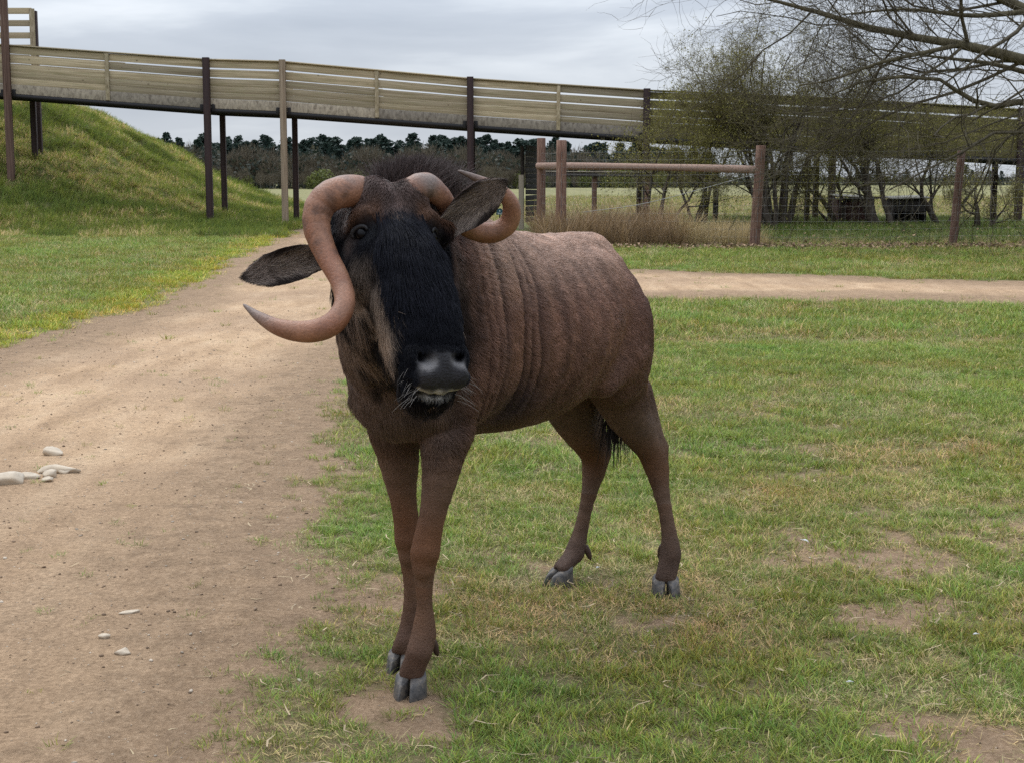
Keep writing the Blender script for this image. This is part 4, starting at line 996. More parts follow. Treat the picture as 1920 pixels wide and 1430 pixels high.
def region(lo, hi):
    sl = []
    for i in range(3):
        a = int(max(0, math.floor((lo[i] - GMIN[i]) / GH))); b = int(min(GN_[i], math.ceil((hi[i] - GMIN[i]) / GH) + 1))
        if b <= a: return None
        sl.append(slice(a, b))
    return tuple(sl)
def gp(sl):
    return gx[0][sl[0]][:, None, None], gx[1][sl[1]][None, :, None], gx[2][sl[2]][None, None, :]
def smin(a, b, k):
    h = np.clip(0.5 + 0.5 * (b - a) / k, 0, 1)
    return b * (1 - h) + a * h - k * h * (1 - h)
def put(sl, d, k, sub=False):
    if sub: GD[sl] = -smin(-GD[sl], d, k)
    else: GD[sl] = smin(GD[sl], d, k)
def ell(c, r, M=None, k=0.04, sub=False):
    c = np.asarray(c, float); r = np.asarray(r, float)
    m = max(r) + k + 0.02
    sl = region(c - m, c + m)
    X, Y, Z = gp(sl); x, y, z = X - c[0], Y - c[1], Z - c[2]
    if M is None: M = np.eye(3)
    q = [M[i][0] * x + M[i][1] * y + M[i][2] * z for i in range(3)]
    k0 = np.sqrt(sum((q[i] / r[i]) ** 2 for i in range(3))); k1 = np.sqrt(sum((q[i] / r[i] ** 2) ** 2 for i in range(3))) + 1e-6
    put(sl, (k0 * (k0 - 1) / k1).astype(np.float32), k, sub)
def cap(a, b, ra, rb, k=0.03, M=None, sc=(1, 1, 1), sub=False):
    """tapered capsule; sc flattens it along the axes of M"""
    a = np.asarray(a, float); b = np.asarray(b, float); m = max(ra, rb) * max(sc) + k + 0.02
    sl = region(np.minimum(a, b) - m, np.maximum(a, b) + m)
    X, Y, Z = gp(sl); x, y, z = X - a[0], Y - a[1], Z - a[2]; d = b - a
    if M is None: M = np.eye(3)
    q = [(M[i][0] * x + M[i][1] * y + M[i][2] * z) / sc[i] for i in range(3)]
    e = [(M[i] @ d) / sc[i] for i in range(3)]; L = sum(v * v for v in e)
    t = np.clip(sum(q[i] * e[i] for i in range(3)) / L, 0, 1)
    dd = np.sqrt(sum((q[i] - t * e[i]) ** 2 for i in range(3))) - (ra + (rb - ra) * t)
    put(sl, (dd * min(sc)).astype(np.float32), k, sub)
def chain(pts, rad, k=0.02):
    q = catmull(np.column_stack([np.array(pts), rad]), (len(pts) - 1) * 3 + 1)
    for i in range(len(q) - 1):
        cap(q[i, :3], q[i + 1, :3], q[i, 3], q[i + 1, 3], k)

# ---- torso: elliptic sections along the spine
SEC = np.array([  # u, zc, rz, rv
    [-0.300, 0.98, 0.03, 0.02], [-0.265, 0.98, 0.105, 0.075], [-0.19, 0.975, 0.185, 0.125], [-0.06, 0.985, 0.235, 0.180], [0.10, 0.985, 0.232, 0.205],
    [0.28, 0.958, 0.265, 0.238], [0.46, 0.950, 0.288, 0.256], [0.64, 0.957, 0.302, 0.250], [0.82, 0.990, 0.322, 0.225],
    [0.98, 1.010, 0.325, 0.195], [1.10, 1.000, 0.285, 0.170], [1.20, 0.98, 0.215, 0.125], [1.255, 0.965, 0.11, 0.065], [1.28, 0.96, 0.03, 0.02]])
SEC[:, 0] = np.where(SEC[:, 0] < 0.5, -0.02 + (SEC[:, 0] + 0.30) * 0.65, SEC[:, 0])
lo = np.min([bw(u, v, z) for u in (-.4, 1.4) for v in (-.32, .32) for z in (.55, 1.45)], 0)
hi = np.max([bw(u, v, z) for u in (-.4, 1.4) for v in (-.32, .32) for z in (.55, 1.45)], 0)
sl = region(lo, hi); X, Y, Z = gp(sl)
U = (X - BO[0]) * BF[0] + (Y - BO[1]) * BF[1]; V = (X - BO[0]) * BL[0] + (Y - BO[1]) * BL[1]
cs = catmull(SEC, 400); o_ = np.argsort(cs[:, 0]); cs = cs[o_]
zc, rz, rv = [np.interp(U, cs[:, 0], cs[:, i]).astype(np.float32) for i in (1, 2, 3)]
zz = (Z - zc)
rve = rv * np.where(zz > 0, 1 - 0.22 * np.clip(zz / rz, 0, 1) ** 2, 1 - (0.08 + 0.34 * np.clip((U - 0.75) / 0.3, 0, 1)) * np.clip(-zz / rz, 0, 1) ** 1.5)      # narrower over the spine
k0 = np.sqrt((V / rve) ** 2 + (zz / rz) ** 2)
d = (k0 - 1) * np.minimum(rz, rve) * 0.92
d = np.maximum(d, np.maximum(-0.03 - U, U - 1.29))
put(sl, d.astype(np.float32), 0.02)
del U, V, zc, rz, rv, zz, rve, k0, d

# ---- neck
NK0, NK1 = bw(1.02, 0.0, 1.07), hw(0.0, -0.165, 0.10)
NKM = NK0 * 0.5 + NK1 * 0.5 + np.array([-0.01, 0, 0.005])
cap(NK0, NKM, 0.185, 0.152, 0.10, BB, (1, 0.82, 1.12))
cap(NKM, NK1, 0.150, 0.118, 0.08, BB, (1, 0.9, 1.05))
cap(bw(1.08, -0.02, 0.95), hw(0.0, -0.2, 0.22), 0.150, 0.085, 0.08)            # throat
# shoulders and upper fore legs
for sgn in (1, -1):
    ell(bw(0.97, 0.135 * sgn, 1.00), (0.17, 0.085, 0.25), BB, 0.07)
    cap(bw(1.0, 0.12 * sgn, 0.94), bw(1.11, 0.095 * sgn, 0.80), 0.095, 0.065, 0.07)
# ---- fore legs (elbow, forearm, knee, cannon, fetlock, pastern)
FL = [at(838, 800, 4.02), at(829, 870, 3.99), at(812, 960, 3.965), at(797, 1032, 3.955), at(795, 1068, 3.96), at(796, 1130, 3.955), at(795, 1185, 3.95), at(786, 1222, 3.925)]
FLr = [0.062, 0.053, 0.0355, 0.0375, 0.029, 0.0205, 0.032, 0.031]
FR = [at(741, 790, 4.13), at(747, 860, 4.15), at(757, 940, 4.16), at(766, 1008, 4.165), at(768, 1045, 4.17), at(771, 1110, 4.165), at(769, 1178, 4.16), at(760, 1205, 4.145)]
FRr = [0.064, 0.056, 0.0360, 0.0370, 0.028, 0.0200, 0.030, 0.029]
chain(FL, FLr, 0.008); chain(FR, FRr, 0.008)
cap(at(836, 800, 4.02), bw(1.02, 0.11, 0.88), 0.062, 0.09, 0.05)
cap(at(742, 790, 4.13), bw(1.02, -0.10, 0.88), 0.066, 0.085, 0.05)
ell(FL[3] + [0.002, -0.012, -0.002], (0.037, 0.034, 0.034), None, 0.012)
ell(FL[3] + [-0.003, -0.014, -0.048], (0.026, 0.024, 0.030), None, 0.012)
cap(FL[4] + [0.006, 0.020, -0.01], FL[6] + [0.006, 0.022, 0.0], 0.012, 0.015, 0.008)
ell(FR[3] + [-0.002, -0.012, -0.002], (0.035, 0.033, 0.034), None, 0.012)
ell(FR[3] + [0.0, -0.014, -0.048], (0.025, 0.024, 0.030), None, 0.012)
cap(FR[4] + [0.006, 0.020, -0.01], FR[6] + [0.006, 0.022, 0.0], 0.012, 0.015, 0.008)
# ---- hind legs
HL = [bw(0.16, 0.10, 0.96), at(1150, 690, 4.88), at(1178, 775, 4.98), at(1218, 842, 5.05), at(1231, 880, 5.055), at(1246, 950, 5.01), at(1256, 1010, 4.975), at(1257, 1042, 4.955)]
HLr = [0.115, 0.105, 0.072, 0.042, 0.034, 0.0205, 0.0235, 0.032]
HR = [bw(0.18, -0.10, 0.95), at(1062, 720, 5.04), at(1080, 790, 5.12), at(1112, 848, 5.20), at(1112, 885, 5.205), at(1099, 950, 5.17), at(1085, 1010, 5.14), at(1077, 1038, 5.115)]
HRr = [0.115, 0.105, 0.070, 0.043, 0.033, 0.0205, 0.0235, 0.031]
chain(HL, HLr, 0.02); chain(HR, HRr, 0.02)
HOOVES = [((757, 1316), (-0.26, -1, 0), 0.098, 0.056, 0.072, FL, 0.031), ((740, 1266), (-0.30, -1, 0), 0.088, 0.052, 0.068, FR, 0.028),
          ((1252, 1124), (0.02, -1, 0), 0.098, 0.060, 0.074, HL, 0.033), ((1022, 1101), (-0.85, -0.62, 0), 0.105, 0.056, 0.072, HR, 0.030)]
for gp_, toe_, hL_, hW_, hH_, ped_, r_ in HOOVES:
    c_ = ground_at(*gp_) - nrm(toe_) * hL_ * 0.68; lat_ = np.cross([0, 0, 1.0], nrm(toe_))
    for o_ in (-0.013, 0.013):
        cap(ped_[7] + lat_ * o_ * 0.6, c_ + lat_ * o_ * 1.15 + np.array([0, 0, 0.058]), r_ * 0.86, r_ * 0.66, 0.012)
for gp_, toe_, hL_, hW_, hH_, ped_, r_ in HOOVES:      # cleft between the toes
    c_ = ground_at(*gp_) - nrm(toe_) * hL_ * 0.30
    cap(c_ + np.array([0, 0, 0.03]), ped_[7] + nrm(toe_) * (r_ + 0.006) + np.array([0, 0, -0.012]), 0.010, 0.005, 0.008, sub=True)
# heel cords and points of the hocks
cap(at(1192, 735, 5.02), at(1238, 838, 5.09), 0.055, 0.024, 0.03)
cap(at(1095, 750, 5.13), at(1132, 848, 5.24), 0.055, 0.024, 0.03)
cap(at(1238, 838, 5.09), at(1240, 885, 5.07), 0.024, 0.024, 0.02)
cap(at(1132, 848, 5.24), at(1119, 890, 5.22), 0.024, 0.024, 0.02)
# thighs, buttocks, hip bone, flank fold
for sgn in (1, -1):
    ell(bw(0.125, 0.108 * sgn, 0.88), (0.120, 0.085, 0.20), BB, 0.06)
    ell(bw(0.30, 0.115 * sgn, 1.115), (0.06, 0.04, 0.042), BB, 0.07)
    cap(bw(0.19, 0.140 * sgn, 0.84), bw(0.29, 0.150 * sgn, 0.77), 0.065, 0.04, 0.07)
ell(bw(0.27, 0, 1.180), (0.11, 0.055, 0.030), BB, 0.07)
cap(bw(0.03, 0, 1.12), bw(-0.03, 0, 1.05), 0.040, 0.028, 0.03)               # tail root
# heads of the breast
ell(bw(1.14, 0.0, 0.83), (0.085, 0.09, 0.11), BB, 0.06)

def hell(c, r, M, k, sub=False): ell(c, np.array(r) * HK, M, k, sub)
def hcap(a, b, ra, rb, k, M=None, sc=(1, 1, 1), sub=False): cap(a, b, ra * HK, rb * HK, k, M, sc, sub)
# ---- head
hell(hw(0, -0.115, 0.03), (0.105, 0.105, 0.115), HB, 0.03)                       # cranium
hcap(hw(0, -0.105, 0.08), hw(0, -0.062, 0.43), 0.098, 0.070, 0.03, HB, (1.0, 0.92, 1))   # long face
hell(hw(0, -0.085, 0.13), (0.108, 0.075, 0.10), HB, 0.03)                        # orbits
hell(hw(0, -0.040, 0.25), (0.072, 0.056, 0.20), HB, 0.03)                        # nasal hump
hell(hw(0, -0.060, 0.455), (0.068, 0.058, 0.058), HB, 0.025)                     # broad muzzle
hell(hw(0, -0.105, 0.475), (0.058, 0.048, 0.044), HB, 0.02)                      # chin and lower lip
hcap(hw(0, -0.205, 0.16), hw(0, -0.125, 0.45), 0.062, 0.042, 0.04)               # jaw
for sgn in (1, -1):
    hell(hw(0.060 * sgn, -0.165, 0.17), (0.045, 0.075, 0.105), HB, 0.04)         # jowl
    hell(hw(0.078 * sgn, -0.050, 0.066), (0.030, 0.045, 0.032), HB, 0.02)        # brow ridge
    hell(hw(0.085 * sgn, -0.105, 0.175), (0.028, 0.05, 0.04), HB, 0.03)
    hell(hw(0.045 * sgn, -0.018, 0.010), (0.042, 0.043, 0.042), HB, 0.03)         # hairy boss at the horn base
    hell(hw(0.098 * sgn, -0.042, 0.098), (0.014, 0.020, 0.018), HB, 0.010, True) # eye socket
    hell(hw(0.054 * sgn, -0.030, 0.440), (0.018, 0.018, 0.026), HB, 0.015)       # nostril wing
    hell(hw(0.036 * sgn, -0.040, 0.492), (0.028, 0.032, 0.022), HB, 0.012)       # upper lip pads
for sgn in (1, -1):
    hcap(hw(0.030 * sgn, -0.004, 0.470), hw(0.056 * sgn, -0.030, 0.440), 0.011, 0.008, 0.008, sub=True)   # nostril
hcap(hw(-0.05, -0.078, 0.505), hw(0.05, -0.078, 0.505), 0.008, 0.008, 0.008, sub=True)  # mouth line
hcap(hw(0, 0.045, 0.0), hw(0, 0.02, 0.075), 0.012, 0.010, 0.02, sub=True)        # parting between the bosses
for c_, r_ in ((at(612, 478, 3.70), 0.034), (at(842, 424, 3.70), 0.034)):        # ear roots
    b_ = hw(-0.085 if c_[0] < -0.35 else 0.085, -0.145, 0.06)
    cap(b_, c_ * 0.8 + b_ * 0.2, 0.042, 0.026, 0.03)

def surface_nets(D, origin, h):
    inside = D < 0
    nx, ny, nz = D.shape
    cnt = np.zeros((nx - 1, ny - 1, nz - 1), np.uint8)
    for a in (0, 1):
        for b in (0, 1):
            for c in (0, 1):
                cnt += inside[a:nx - 1 + a, b:ny - 1 + b, c:nz - 1 + c]
    act = (cnt > 0) & (cnt < 8)
    I, J, K = np.nonzero(act)
    idx = np.full(act.shape, -1, np.int32); idx[I, J, K] = np.arange(len(I))
    acc = np.zeros((len(I), 3)); n = np.zeros(len(I))
    cor = [(a, b, c) for a in (0, 1) for b in (0, 1) for c in (0, 1)]
    for p in cor:
        for ax in range(3):
            if p[ax]: continue
            q = list(p); q[ax] = 1
            d0 = D[I + p[0], J + p[1], K + p[2]].astype(float); d1 = D[I + q[0], J + q[1], K + q[2]].astype(float)
            m = (d0 < 0) != (d1 < 0); t = np.where(m, d0 / np.where(m, d0 - d1, 1), 0)
            pos = np.tile(np.array(p, float), (len(I), 1)); pos[:, ax] += t
            acc[m] += pos[m]; n[m] += 1
    Vt = origin + (np.stack([I, J, K], -1) + acc / n[:, None]) * h
    F = []
    for ax in range(3):
        b, c = [(1, 2), (2, 0), (0, 1)][ax]
        sa = [slice(None)] * 3; sb = [slice(None)] * 3; sa[ax] = slice(0, -1); sb[ax] = slice(1, None)
        s0, s1 = inside[tuple(sa)], inside[tuple(sb)]
        e = np.argwhere(s0 != s1); fl = s0[tuple(e.T)]
        ok = (e[:, b] > 0) & (e[:, c] > 0) & (e[:, b] < D.shape[b] - 1) & (e[:, c] < D.shape[c] - 1)
        e, fl = e[ok], fl[ok]
        def cell(db, dc):
            q = e.copy(); q[:, b] -= db; q[:, c] -= dc; return idx[tuple(q.T)]
        quad = np.stack([cell(1, 1), cell(0, 1), cell(0, 0), cell(1, 0)], -1)
        quad[~fl] = quad[~fl][:, ::-1]
        F.append(quad)
    return Vt, np.vstack(F)
BV, BQ = surface_nets(GD, GMIN, GH)
del GD
def laplace(V, Q, it, lam=0.5):
    a = np.concatenate([Q[:, 0], Q[:, 1], Q[:, 2], Q[:, 3]]); b = np.concatenate([Q[:, 1], Q[:, 2], Q[:, 3], Q[:, 0]])
    n = np.bincount(a, minlength=len(V)) + np.bincount(b, minlength=len(V))
    for _ in range(it):
        s = np.stack([np.bincount(a, V[b, i], len(V)) + np.bincount(b, V[a, i], len(V)) for i in range(3)], -1)
        V = V + lam * (s / np.maximum(n, 1)[:, None] - V)
    return V
BV = laplace(BV, BQ, 3)
def vnormals(V, Q):
    fn = np.cross(V[Q[:, 2]] - V[Q[:, 0]], V[Q[:, 3]] - V[Q[:, 1]])
    N = np.stack([sum(np.bincount(Q[:, j], fn[:, i], len(V)) for j in range(4)) for i in range(3)], -1)
    return N / (np.linalg.norm(N, axis=1)[:, None] + 1e-12)
def bloc(p):  # body coords u, v, z
    q = p - BO
    return q @ BF, q @ BL, p[:, 2]
def hloc(p):
    q = (p - HO) / HK
    return q @ HS, q @ HN, q @ HA
# ---- materials of the animal
def attr_mat(name, rough=0.6, spec=0.3, bump=None, **kw):
    n = NT(name); c = n.attr('col').outputs['Color']
    nb = None
    if bump:
        v = n.coord('Object', bump[0]); nb = n.bump(n.noise(v, bump[1], 4), bump[2], bump[3])
    return n.bsdf(c, rough, spec, nb, **kw)
M_skin = attr_mat('hide', 0.7, 0.2, ((1, 1, 1), 170, 0.9, 0.006))
def hair_mat(name, rough=0.42, spec=0.22):
    n = NT(name); c = n.attr('col').outputs['Color']
    hi = n.n('HairInfo')
    c2 = n.mix(n.math('MULTIPLY', hi.outputs['Intercept'], 0.4), c, n.mix(0.5, c, (1, 1, 1), 'SOFT_LIGHT'))
    lum = n.n('RGBToBW', ins={0: c}).outputs[0]
    return n.bsdf(c2, rough, n.maprange(lum, 0.005, 0.06, 0.05, spec))
M_hair = hair_mat('coat_hair')

wild = empty('wildebeest', (BO[0] + BF[0] * 0.55, BO[1] + BF[1] * 0.55, 0), 'dark brown wildebeest with curled horns standing on the grass beside the track', 'wildebeest')
WI = np.array(wild.location)
def wpart(name, V, F, mat, smooth=True, parent=None, rgb=None):
    me = mesh_np(name, np.asarray(V) - WI, F, smooth)
    if rgb is not None: vcol(me, 'col', rgb)
    return child(name, me, mat, parent or wild)

# ---- horns
def horn(spec, name='horn'):
    pts = np.array([np.append(at(x, y, Y), r * Y / FPX) for x, y, r, Y in spec])
    q = catmull(pts, 120); path, rad = q[:, :3], np.maximum(q[:, 3], 0.0012)
    t = np.linspace(0, 1, 120)
    rad = rad * (1 + 0.012 * np.sin(t * 150) * (t < 0.62) * np.exp(-((t - 0.2) / 0.22) ** 2))
    rad[-1] *= 0.4
    sides = 28
    V, F, T = tube_arrays(path, rad, sides)
    n = fbm(V * 45, 3, 3) - 0.5
    c = np.repeat(path, sides, 0); c = np.vstack([c, path[0], path[-1]])
    d = V - c; V = c + d * (1 + 0.05 * n[:, None])
    tt = np.append(np.repeat(t, sides), [0, 1])
    base = np.array([0.232, 0.112, 0.066]); grey = np.array([0.150, 0.122, 0.108]); red = np.array([0.185, 0.070, 0.034]); dark = np.array([0.060, 0.032, 0.022])
    k = fbm(V * [30, 30, 30], 4, 11); k2 = fbm(V * 14, 3, 21)
    colr = base * (0.55 + 0.85 * k[:, None])
    colr = colr + (red - colr) * (sstep(k2, 0.5, 0.72) * 0.65)[:, None]
    colr = colr + (grey - colr) * (np.exp(-((tt - 0.17) / 0.05) ** 2) * sstep(k2, 0.35, 0.55) * 0.9)[:, None]
    colr = colr + (grey * 0.85 - colr) * (sstep(tt, 0.80, 0.97) * 0.85)[:, None]
    colr = colr + (dark - colr) * (sstep(k, 0.55, 0.70) * 0.7 * (tt < 0.45))[:, None]
    return wpart(name, V, [F, T], M_horn, True, None, colr)
nm = NT('horn_keratin')
_c = nm.attr('col').outputs['Color']
_v = nm.coord('Object')
_f = nm.noise(nm.coord('Object', (1, 1, 1)), 160, 5, 0.6, 0.4)
M_horn = nm.bsdf(nm.mix(0.65, _c, nm.ramp(_f, [(0.3, (0.35, 0.33, 0.31)), (0.7, (0.72, 0.70, 0.66))]), 'OVERLAY'), 0.46, 0.35, nm.bump(_f, 0.55, 0.004))
horn([(705, 385, 30, 3.70), (672, 360, 30, 3.645), (628, 364, 30, 3.60), (600, 388, 28, 3.585), (594, 428, 25.5, 3.57), (612, 478, 22, 3.54), (638, 528, 19.5, 3.49),
      (646, 570, 20, 3.445), (624, 607, 22, 3.41), (580, 622, 21.5, 3.39), (528, 616, 17, 3.39), (488, 596, 10.5, 3.41), (456, 571, 2.5, 3.44)])
horn([(758, 385, 28, 3.72), (776, 360, 29, 3.69), (800, 351, 26, 3.70), (828, 372, 20, 3.73), (846, 402, 18, 3.78), (880, 429, 18.5, 3.83), (922, 437, 19.5, 3.86),
      (954, 418, 18.5, 3.86), (958, 384, 16, 3.84), (936, 357, 12.5, 3.82), (900, 338, 8, 3.80), (859, 320, 2.5, 3.78)])

# ---- ears: cupped leaves with a real back
def ear(base, tip, half, openv, name='ear'):
    A = nrm(tip - base); L = np.linalg.norm(tip - base)
    O = openv - A * (openv @ A); O = nrm(O); W = np.cross(A, O)
    nt, nw = 30, 17
    t = np.linspace(0, 1, nt)[:, None]; w = np.linspace(-1, 1, nw)[None]
    prof = np.interp(t, [0, 0.12, 0.3, 0.5, 0.7, 0.85, 0.95, 1], [0.62, 0.70, 0.90, 1.0, 0.90, 0.62, 0.32, 0.06]) * half
    prof = prof * (1 + 0.10 * (fbm(np.stack([t * 9 + 0 * w, np.sign(w) * 3 + 0 * t, base[0] + 0 * t * w], -1), 2, 5) - 0.5))
    depth = (1 - np.abs(w) ** 2.2) * prof * np.interp(t, [0, 0.2, 0.6, 1], [1.0, 0.75, 0.42, 0.1])
    def surf(off):
        return base + A * (t * L)[..., None] + W * (w * prof)[..., None] - O * (depth + off - 0.02 * 0)[..., None] - A * 0
    inner = surf(0.0 * t * w); outer = surf(0.006 + 0.004 * (1 - w ** 2) + 0 * t)
    V = np.vstack([inner.reshape(-1, 3), outer.reshape(-1, 3)])
    i = np.arange(nt - 1)[:, None] * nw; j = np.arange(nw - 1)[None]
    Q = np.stack([i + j, i + j + 1, i + nw + j + 1, i + nw + j], -1).reshape(-1, 4)
    m = nt * nw; Qo = Q[:, ::-1] + m
    rim = [[k * nw, (k + 1) * nw, (k + 1) * nw + m, k * nw + m] for k in range(nt - 1)] + [[k * nw + nw - 1, k * nw + nw - 1 + m, (k + 1) * nw + nw - 1 + m, (k + 1) * nw + nw - 1] for k in range(nt - 1)]
    rim += [[(nt - 1) * nw + k, (nt - 1) * nw + k + m, (nt - 1) * nw + k + 1 + m, (nt - 1) * nw + k + 1] for k in range(nw - 1)]
    rgb = np.zeros((2 * m, 3))
    ww = np.broadcast_to(np.abs(w), (nt, nw)); tt = np.broadcast_to(t, (nt, nw))
    ci = np.array([0.085, 0.066, 0.056]) * (0.55 + 0.9 * np.exp(-((tt - 0.68) / 0.25) ** 2))[..., None] * (0.6 + 0.6 * ww[..., None])
    edge = np.maximum(sstep(ww, 0.86, 1.0), sstep(tt, 0.90, 1.0))[..., None]
    ci = ci * (1 - edge) + np.array([0.025, 0.017, 0.015]) * edge
    rgb[:m] = ci.reshape(-1, 3); rgb[m:] = np.array([0.075, 0.045, 0.034])
    o = wpart(name, V, np.vstack([Q, Qo, np.array(rim)]), M_skin, True, None, rgb)
    return dict(V=V, Q=np.vstack([Q, Qo]), A=A, O=O, W=W, base=base, L=L, half=half, m=m, nt=nt, nw=nw, rgb=rgb, obj=o)
EARS = [ear(at(618, 476, 3.70), at(456, 521, 3.66), 34 * 3.68 / FPX, nrm([0.05, -1.0, 0.05])),
        ear(at(836, 430, 3.70), at(946, 341, 3.68), 36 * 3.69 / FPX, nrm([-0.1, -1.0, -0.25]))]

# ---- eyes
M_lidskin = NT('lid_skin').bsdf((0.012, 0.010, 0.010), 0.6, 0.3)
M_eye = NT('eye_dark').bsdf((0.003, 0.0025, 0.003), 0.06, 0.14)
def ball(c, r, M=None, nu=20, nv=14):
    u = np.linspace(0, 2 * np.pi, nu, endpoint=False); v = np.linspace(0, np.pi, nv)
    V = np.stack([np.outer(np.sin(v), np.cos(u)), np.outer(np.sin(v), np.sin(u)), np.outer(np.cos(v), np.ones(nu))], -1).reshape(-1, 3) * np.asarray(r)
    if M is not None: V = V @ np.asarray(M)
    i = np.arange(nv - 1)[:, None] * nu; j = np.arange(nu)[None]; k = (j + 1) % nu
    return V + np.asarray(c), np.stack([i + j, i + nu + j, i + nu + k, i + k], -1).reshape(-1, 4), np.zeros((0, 3), int)
for sgn in (1, -1):
    V, F, T = ball(hw(0.0855 * sgn, -0.048, 0.098), (0.0155 * HK, 0.0155 * HK, 0.018 * HK), HB)
    eye_o = wpart('eye', V, [F], M_eye)
    ph_ = np.linspace(-0.35, math.pi + 0.35, 16)       # upper lid
    En = nrm(HS * sgn * 0.8 + HN * 0.6); Ew = nrm(HN * 0.8 - HS * sgn * 0.6)
    lid = np.array([hw(0.0865 * sgn, -0.047, 0.098) + (En * (0.008 + 0.005 * math.sin(q)) + Ew * 0.019 * math.cos(q) - HA * (0.011 * math.sin(q) - 0.002)) * HK for q in ph_])
    V, F, T = tube_arrays(lid, 0.0045 * np.sin(np.linspace(0.25, 2.9, 16)) + 0.0015, 8)
    wpart('eyelid', V, [F, T], M_lidskin)

# ---- hooves: two claws each, two dew claws each
def claw(c, toe, side, L, Wd, H, slope=0.35):
    """c: heel-centre on the ground, toe: unit heading, side: -1 / +1 half"""
    up = np.array([0, 0, 1.0]); lat = np.cross(up, toe) * side
    n = 26; a = np.linspace(0, 2 * np.pi, n, endpoint=False)
    rings = []
    for h, sc, back in ((0.0, 1.0, 0.0), (0.06, 1.03, 0.0), (0.45, 0.94, 0.08), (0.85, 0.86, 0.17), (1.0, 0.80, 0.21)):
        x = np.cos(a); y = np.sin(a)
        px = L * (0.5 + 0.5 * x); taper = 1 - 0.62 * np.clip(x, 0, 1) ** 1.6
        py = Wd * 0.5 * y * taper
        py = np.where(y < 0, py * 0.55, py) + Wd * 0.29 * (1 - 0.35 * np.clip(x, 0, 1))
        top = H * (1 - 0.42 * (px / L))                     # lower at the toe
        rings.append(c + toe * ((px - 0.5 * L) * sc + 0.5 * L - back * L * 0.55)[:, None] + lat * (py * (0.55 + 0.45 * sc))[:, None] + up * (h * (H if h < 0.5 else top))[:, None] if False else
                     c + toe * ((px - 0.5 * L) * sc + 0.5 * L - back * L * 0.45)[:, None] + lat * (py * (0.6 + 0.4 * sc))[:, None] + up * (h * top)[:, None])
    V = np.vstack(rings); m = len(rings)
    i = np.arange(m - 1)[:, None] * n; j = np.arange(n)[None]; k = (j + 1) % n
    F = np.stack([i + j, i + k, i + n + k, i + n + j], -1).reshape(-1, 4)
    V = np.vstack([V, V[:n].mean(0), V[-n:].mean(0) + up * 0.006])
    j = np.arange(n); k = (j + 1) % n
    T = np.vstack([np.stack([k, j, np.full(n, m * n)], -1), np.stack([(m - 1) * n + j, (m - 1) * n + k, np.full(n, m * n + 1)], -1)])
    if side < 0: F = F[:, ::-1]; T = T[:, ::-1]
    return V, F, T
nh = NT('hoof_horn'); _v = nh.coord('Object', (1, 1, 1)); _k = nh.noise(_v, 60, 5, 0.6)
M_hoof = nh.bsdf(nh.ramp(_k, [(0.3, (0.030, 0.028, 0.028)), (0.5, (0.072, 0.064, 0.058)), (0.72, (0.17, 0.135, 0.098))]), 0.55, 0.4, nh.bump(nh.noise(nh.coord('Object', (1, 1, 8)), 60, 3), 0.3, 0.002))
def hoof(gpx, gpy, toe, L, Wd, H, ped, spread=0.10):
    tip = ground_at(gpx, gpy); toe = nrm(toe)
    for side in (1, -1):
        ang = spread * side; ca, sa = math.cos(ang), math.sin(ang)
        t2 = np.array([toe[0] * ca - toe[1] * sa, toe[0] * sa + toe[1] * ca, 0])
        c = tip - toe * L
        c[2] = -0.004
        V, F, T = claw(c, t2, side, L, Wd, H)
        wpart('hoof', V, [F, T], M_hoof)
    lat = np.cross(np.array([0, 0, 1.0]), toe)
    for side in (1, -1):
        b = ped - toe * 0.020 + lat * side * 0.022; e_ = b - toe * 0.018 + lat * side * 0.012 + np.array([0, 0, -0.048])
        q = np.linspace(0, 1, 9)[:, None]; P_ = b * (1 - q) + e_ * q + np.array([0, 0, 0.006]) * np.sin(q * 3.14)
        V, F, T = tube_arrays(P_, np.interp(q[:, 0], [0, 0.5, 0.9, 1], [0.014, 0.012, 0.007, 0.002]), 10)
        wpart('dew_claw', V, [F, T], M_dew)
M_dew = NT('dew_claw_horn').bsdf((0.055, 0.030, 0.022), 0.6, 0.3)
for gp_, toe_, hL_, hW_, hH_, ped_, r_ in HOOVES:
    hoof(*gp_, toe_, hL_, hW_, hH_, ped_[6] * 0.5 + ped_[7] * 0.5, 0.06)
# ---- skin folds of neck and shoulder, then coat colours and hair
BN = vnormals(BV, BQ)
u_, v_, z_ = bloc(BV); s_, n_, a_ = hloc(BV)
def fold_phase(u, v, z):
    p = np.stack([u, v, z], -1)
    return u + 0.16 * (z - 0.95) ** 2 - 0.05 * (z - 0.95) + 0.045 * (fbm(p * 5, 3, 31) - 0.5)
def headness(s, n, a):
    return sstep(n, -0.30, -0.20) * sstep(a, -0.16, -0.10) * (1 - sstep(np.abs(s), 0.19, 0.24)) * (1 - sstep(a, 0.60, 0.66))
def fold_mask(u, v, z, hd):
    return sstep(u, 0.58, 0.90) * (1 - sstep(u, 1.12, 1.2)) * sstep(np.abs(v), 0.04, 0.10) * sstep(z, 0.70, 0.80) * (1 - hd)
hd_ = headness(s_, n_, a_)
ph = fold_phase(u_, v_, z_)
valley = np.abs(np.sin(ph * np.pi / 0.062 + 1.4 * np.sin(ph * 31))) ** 0.7
fm = fold_mask(u_, v_, z_, hd_)
rough = fbm(BV * 26, 3, 51) - 0.5
BV = BV + BN * (fm * (0.013 * (valley - 0.75)) + 0.006 * rough * (1 - hd_) * sstep(z_, 0.5, 0.8) + 0.002 * rough)[:, None]
pad_ = sstep(a_, 0.43, 0.46) * hd_
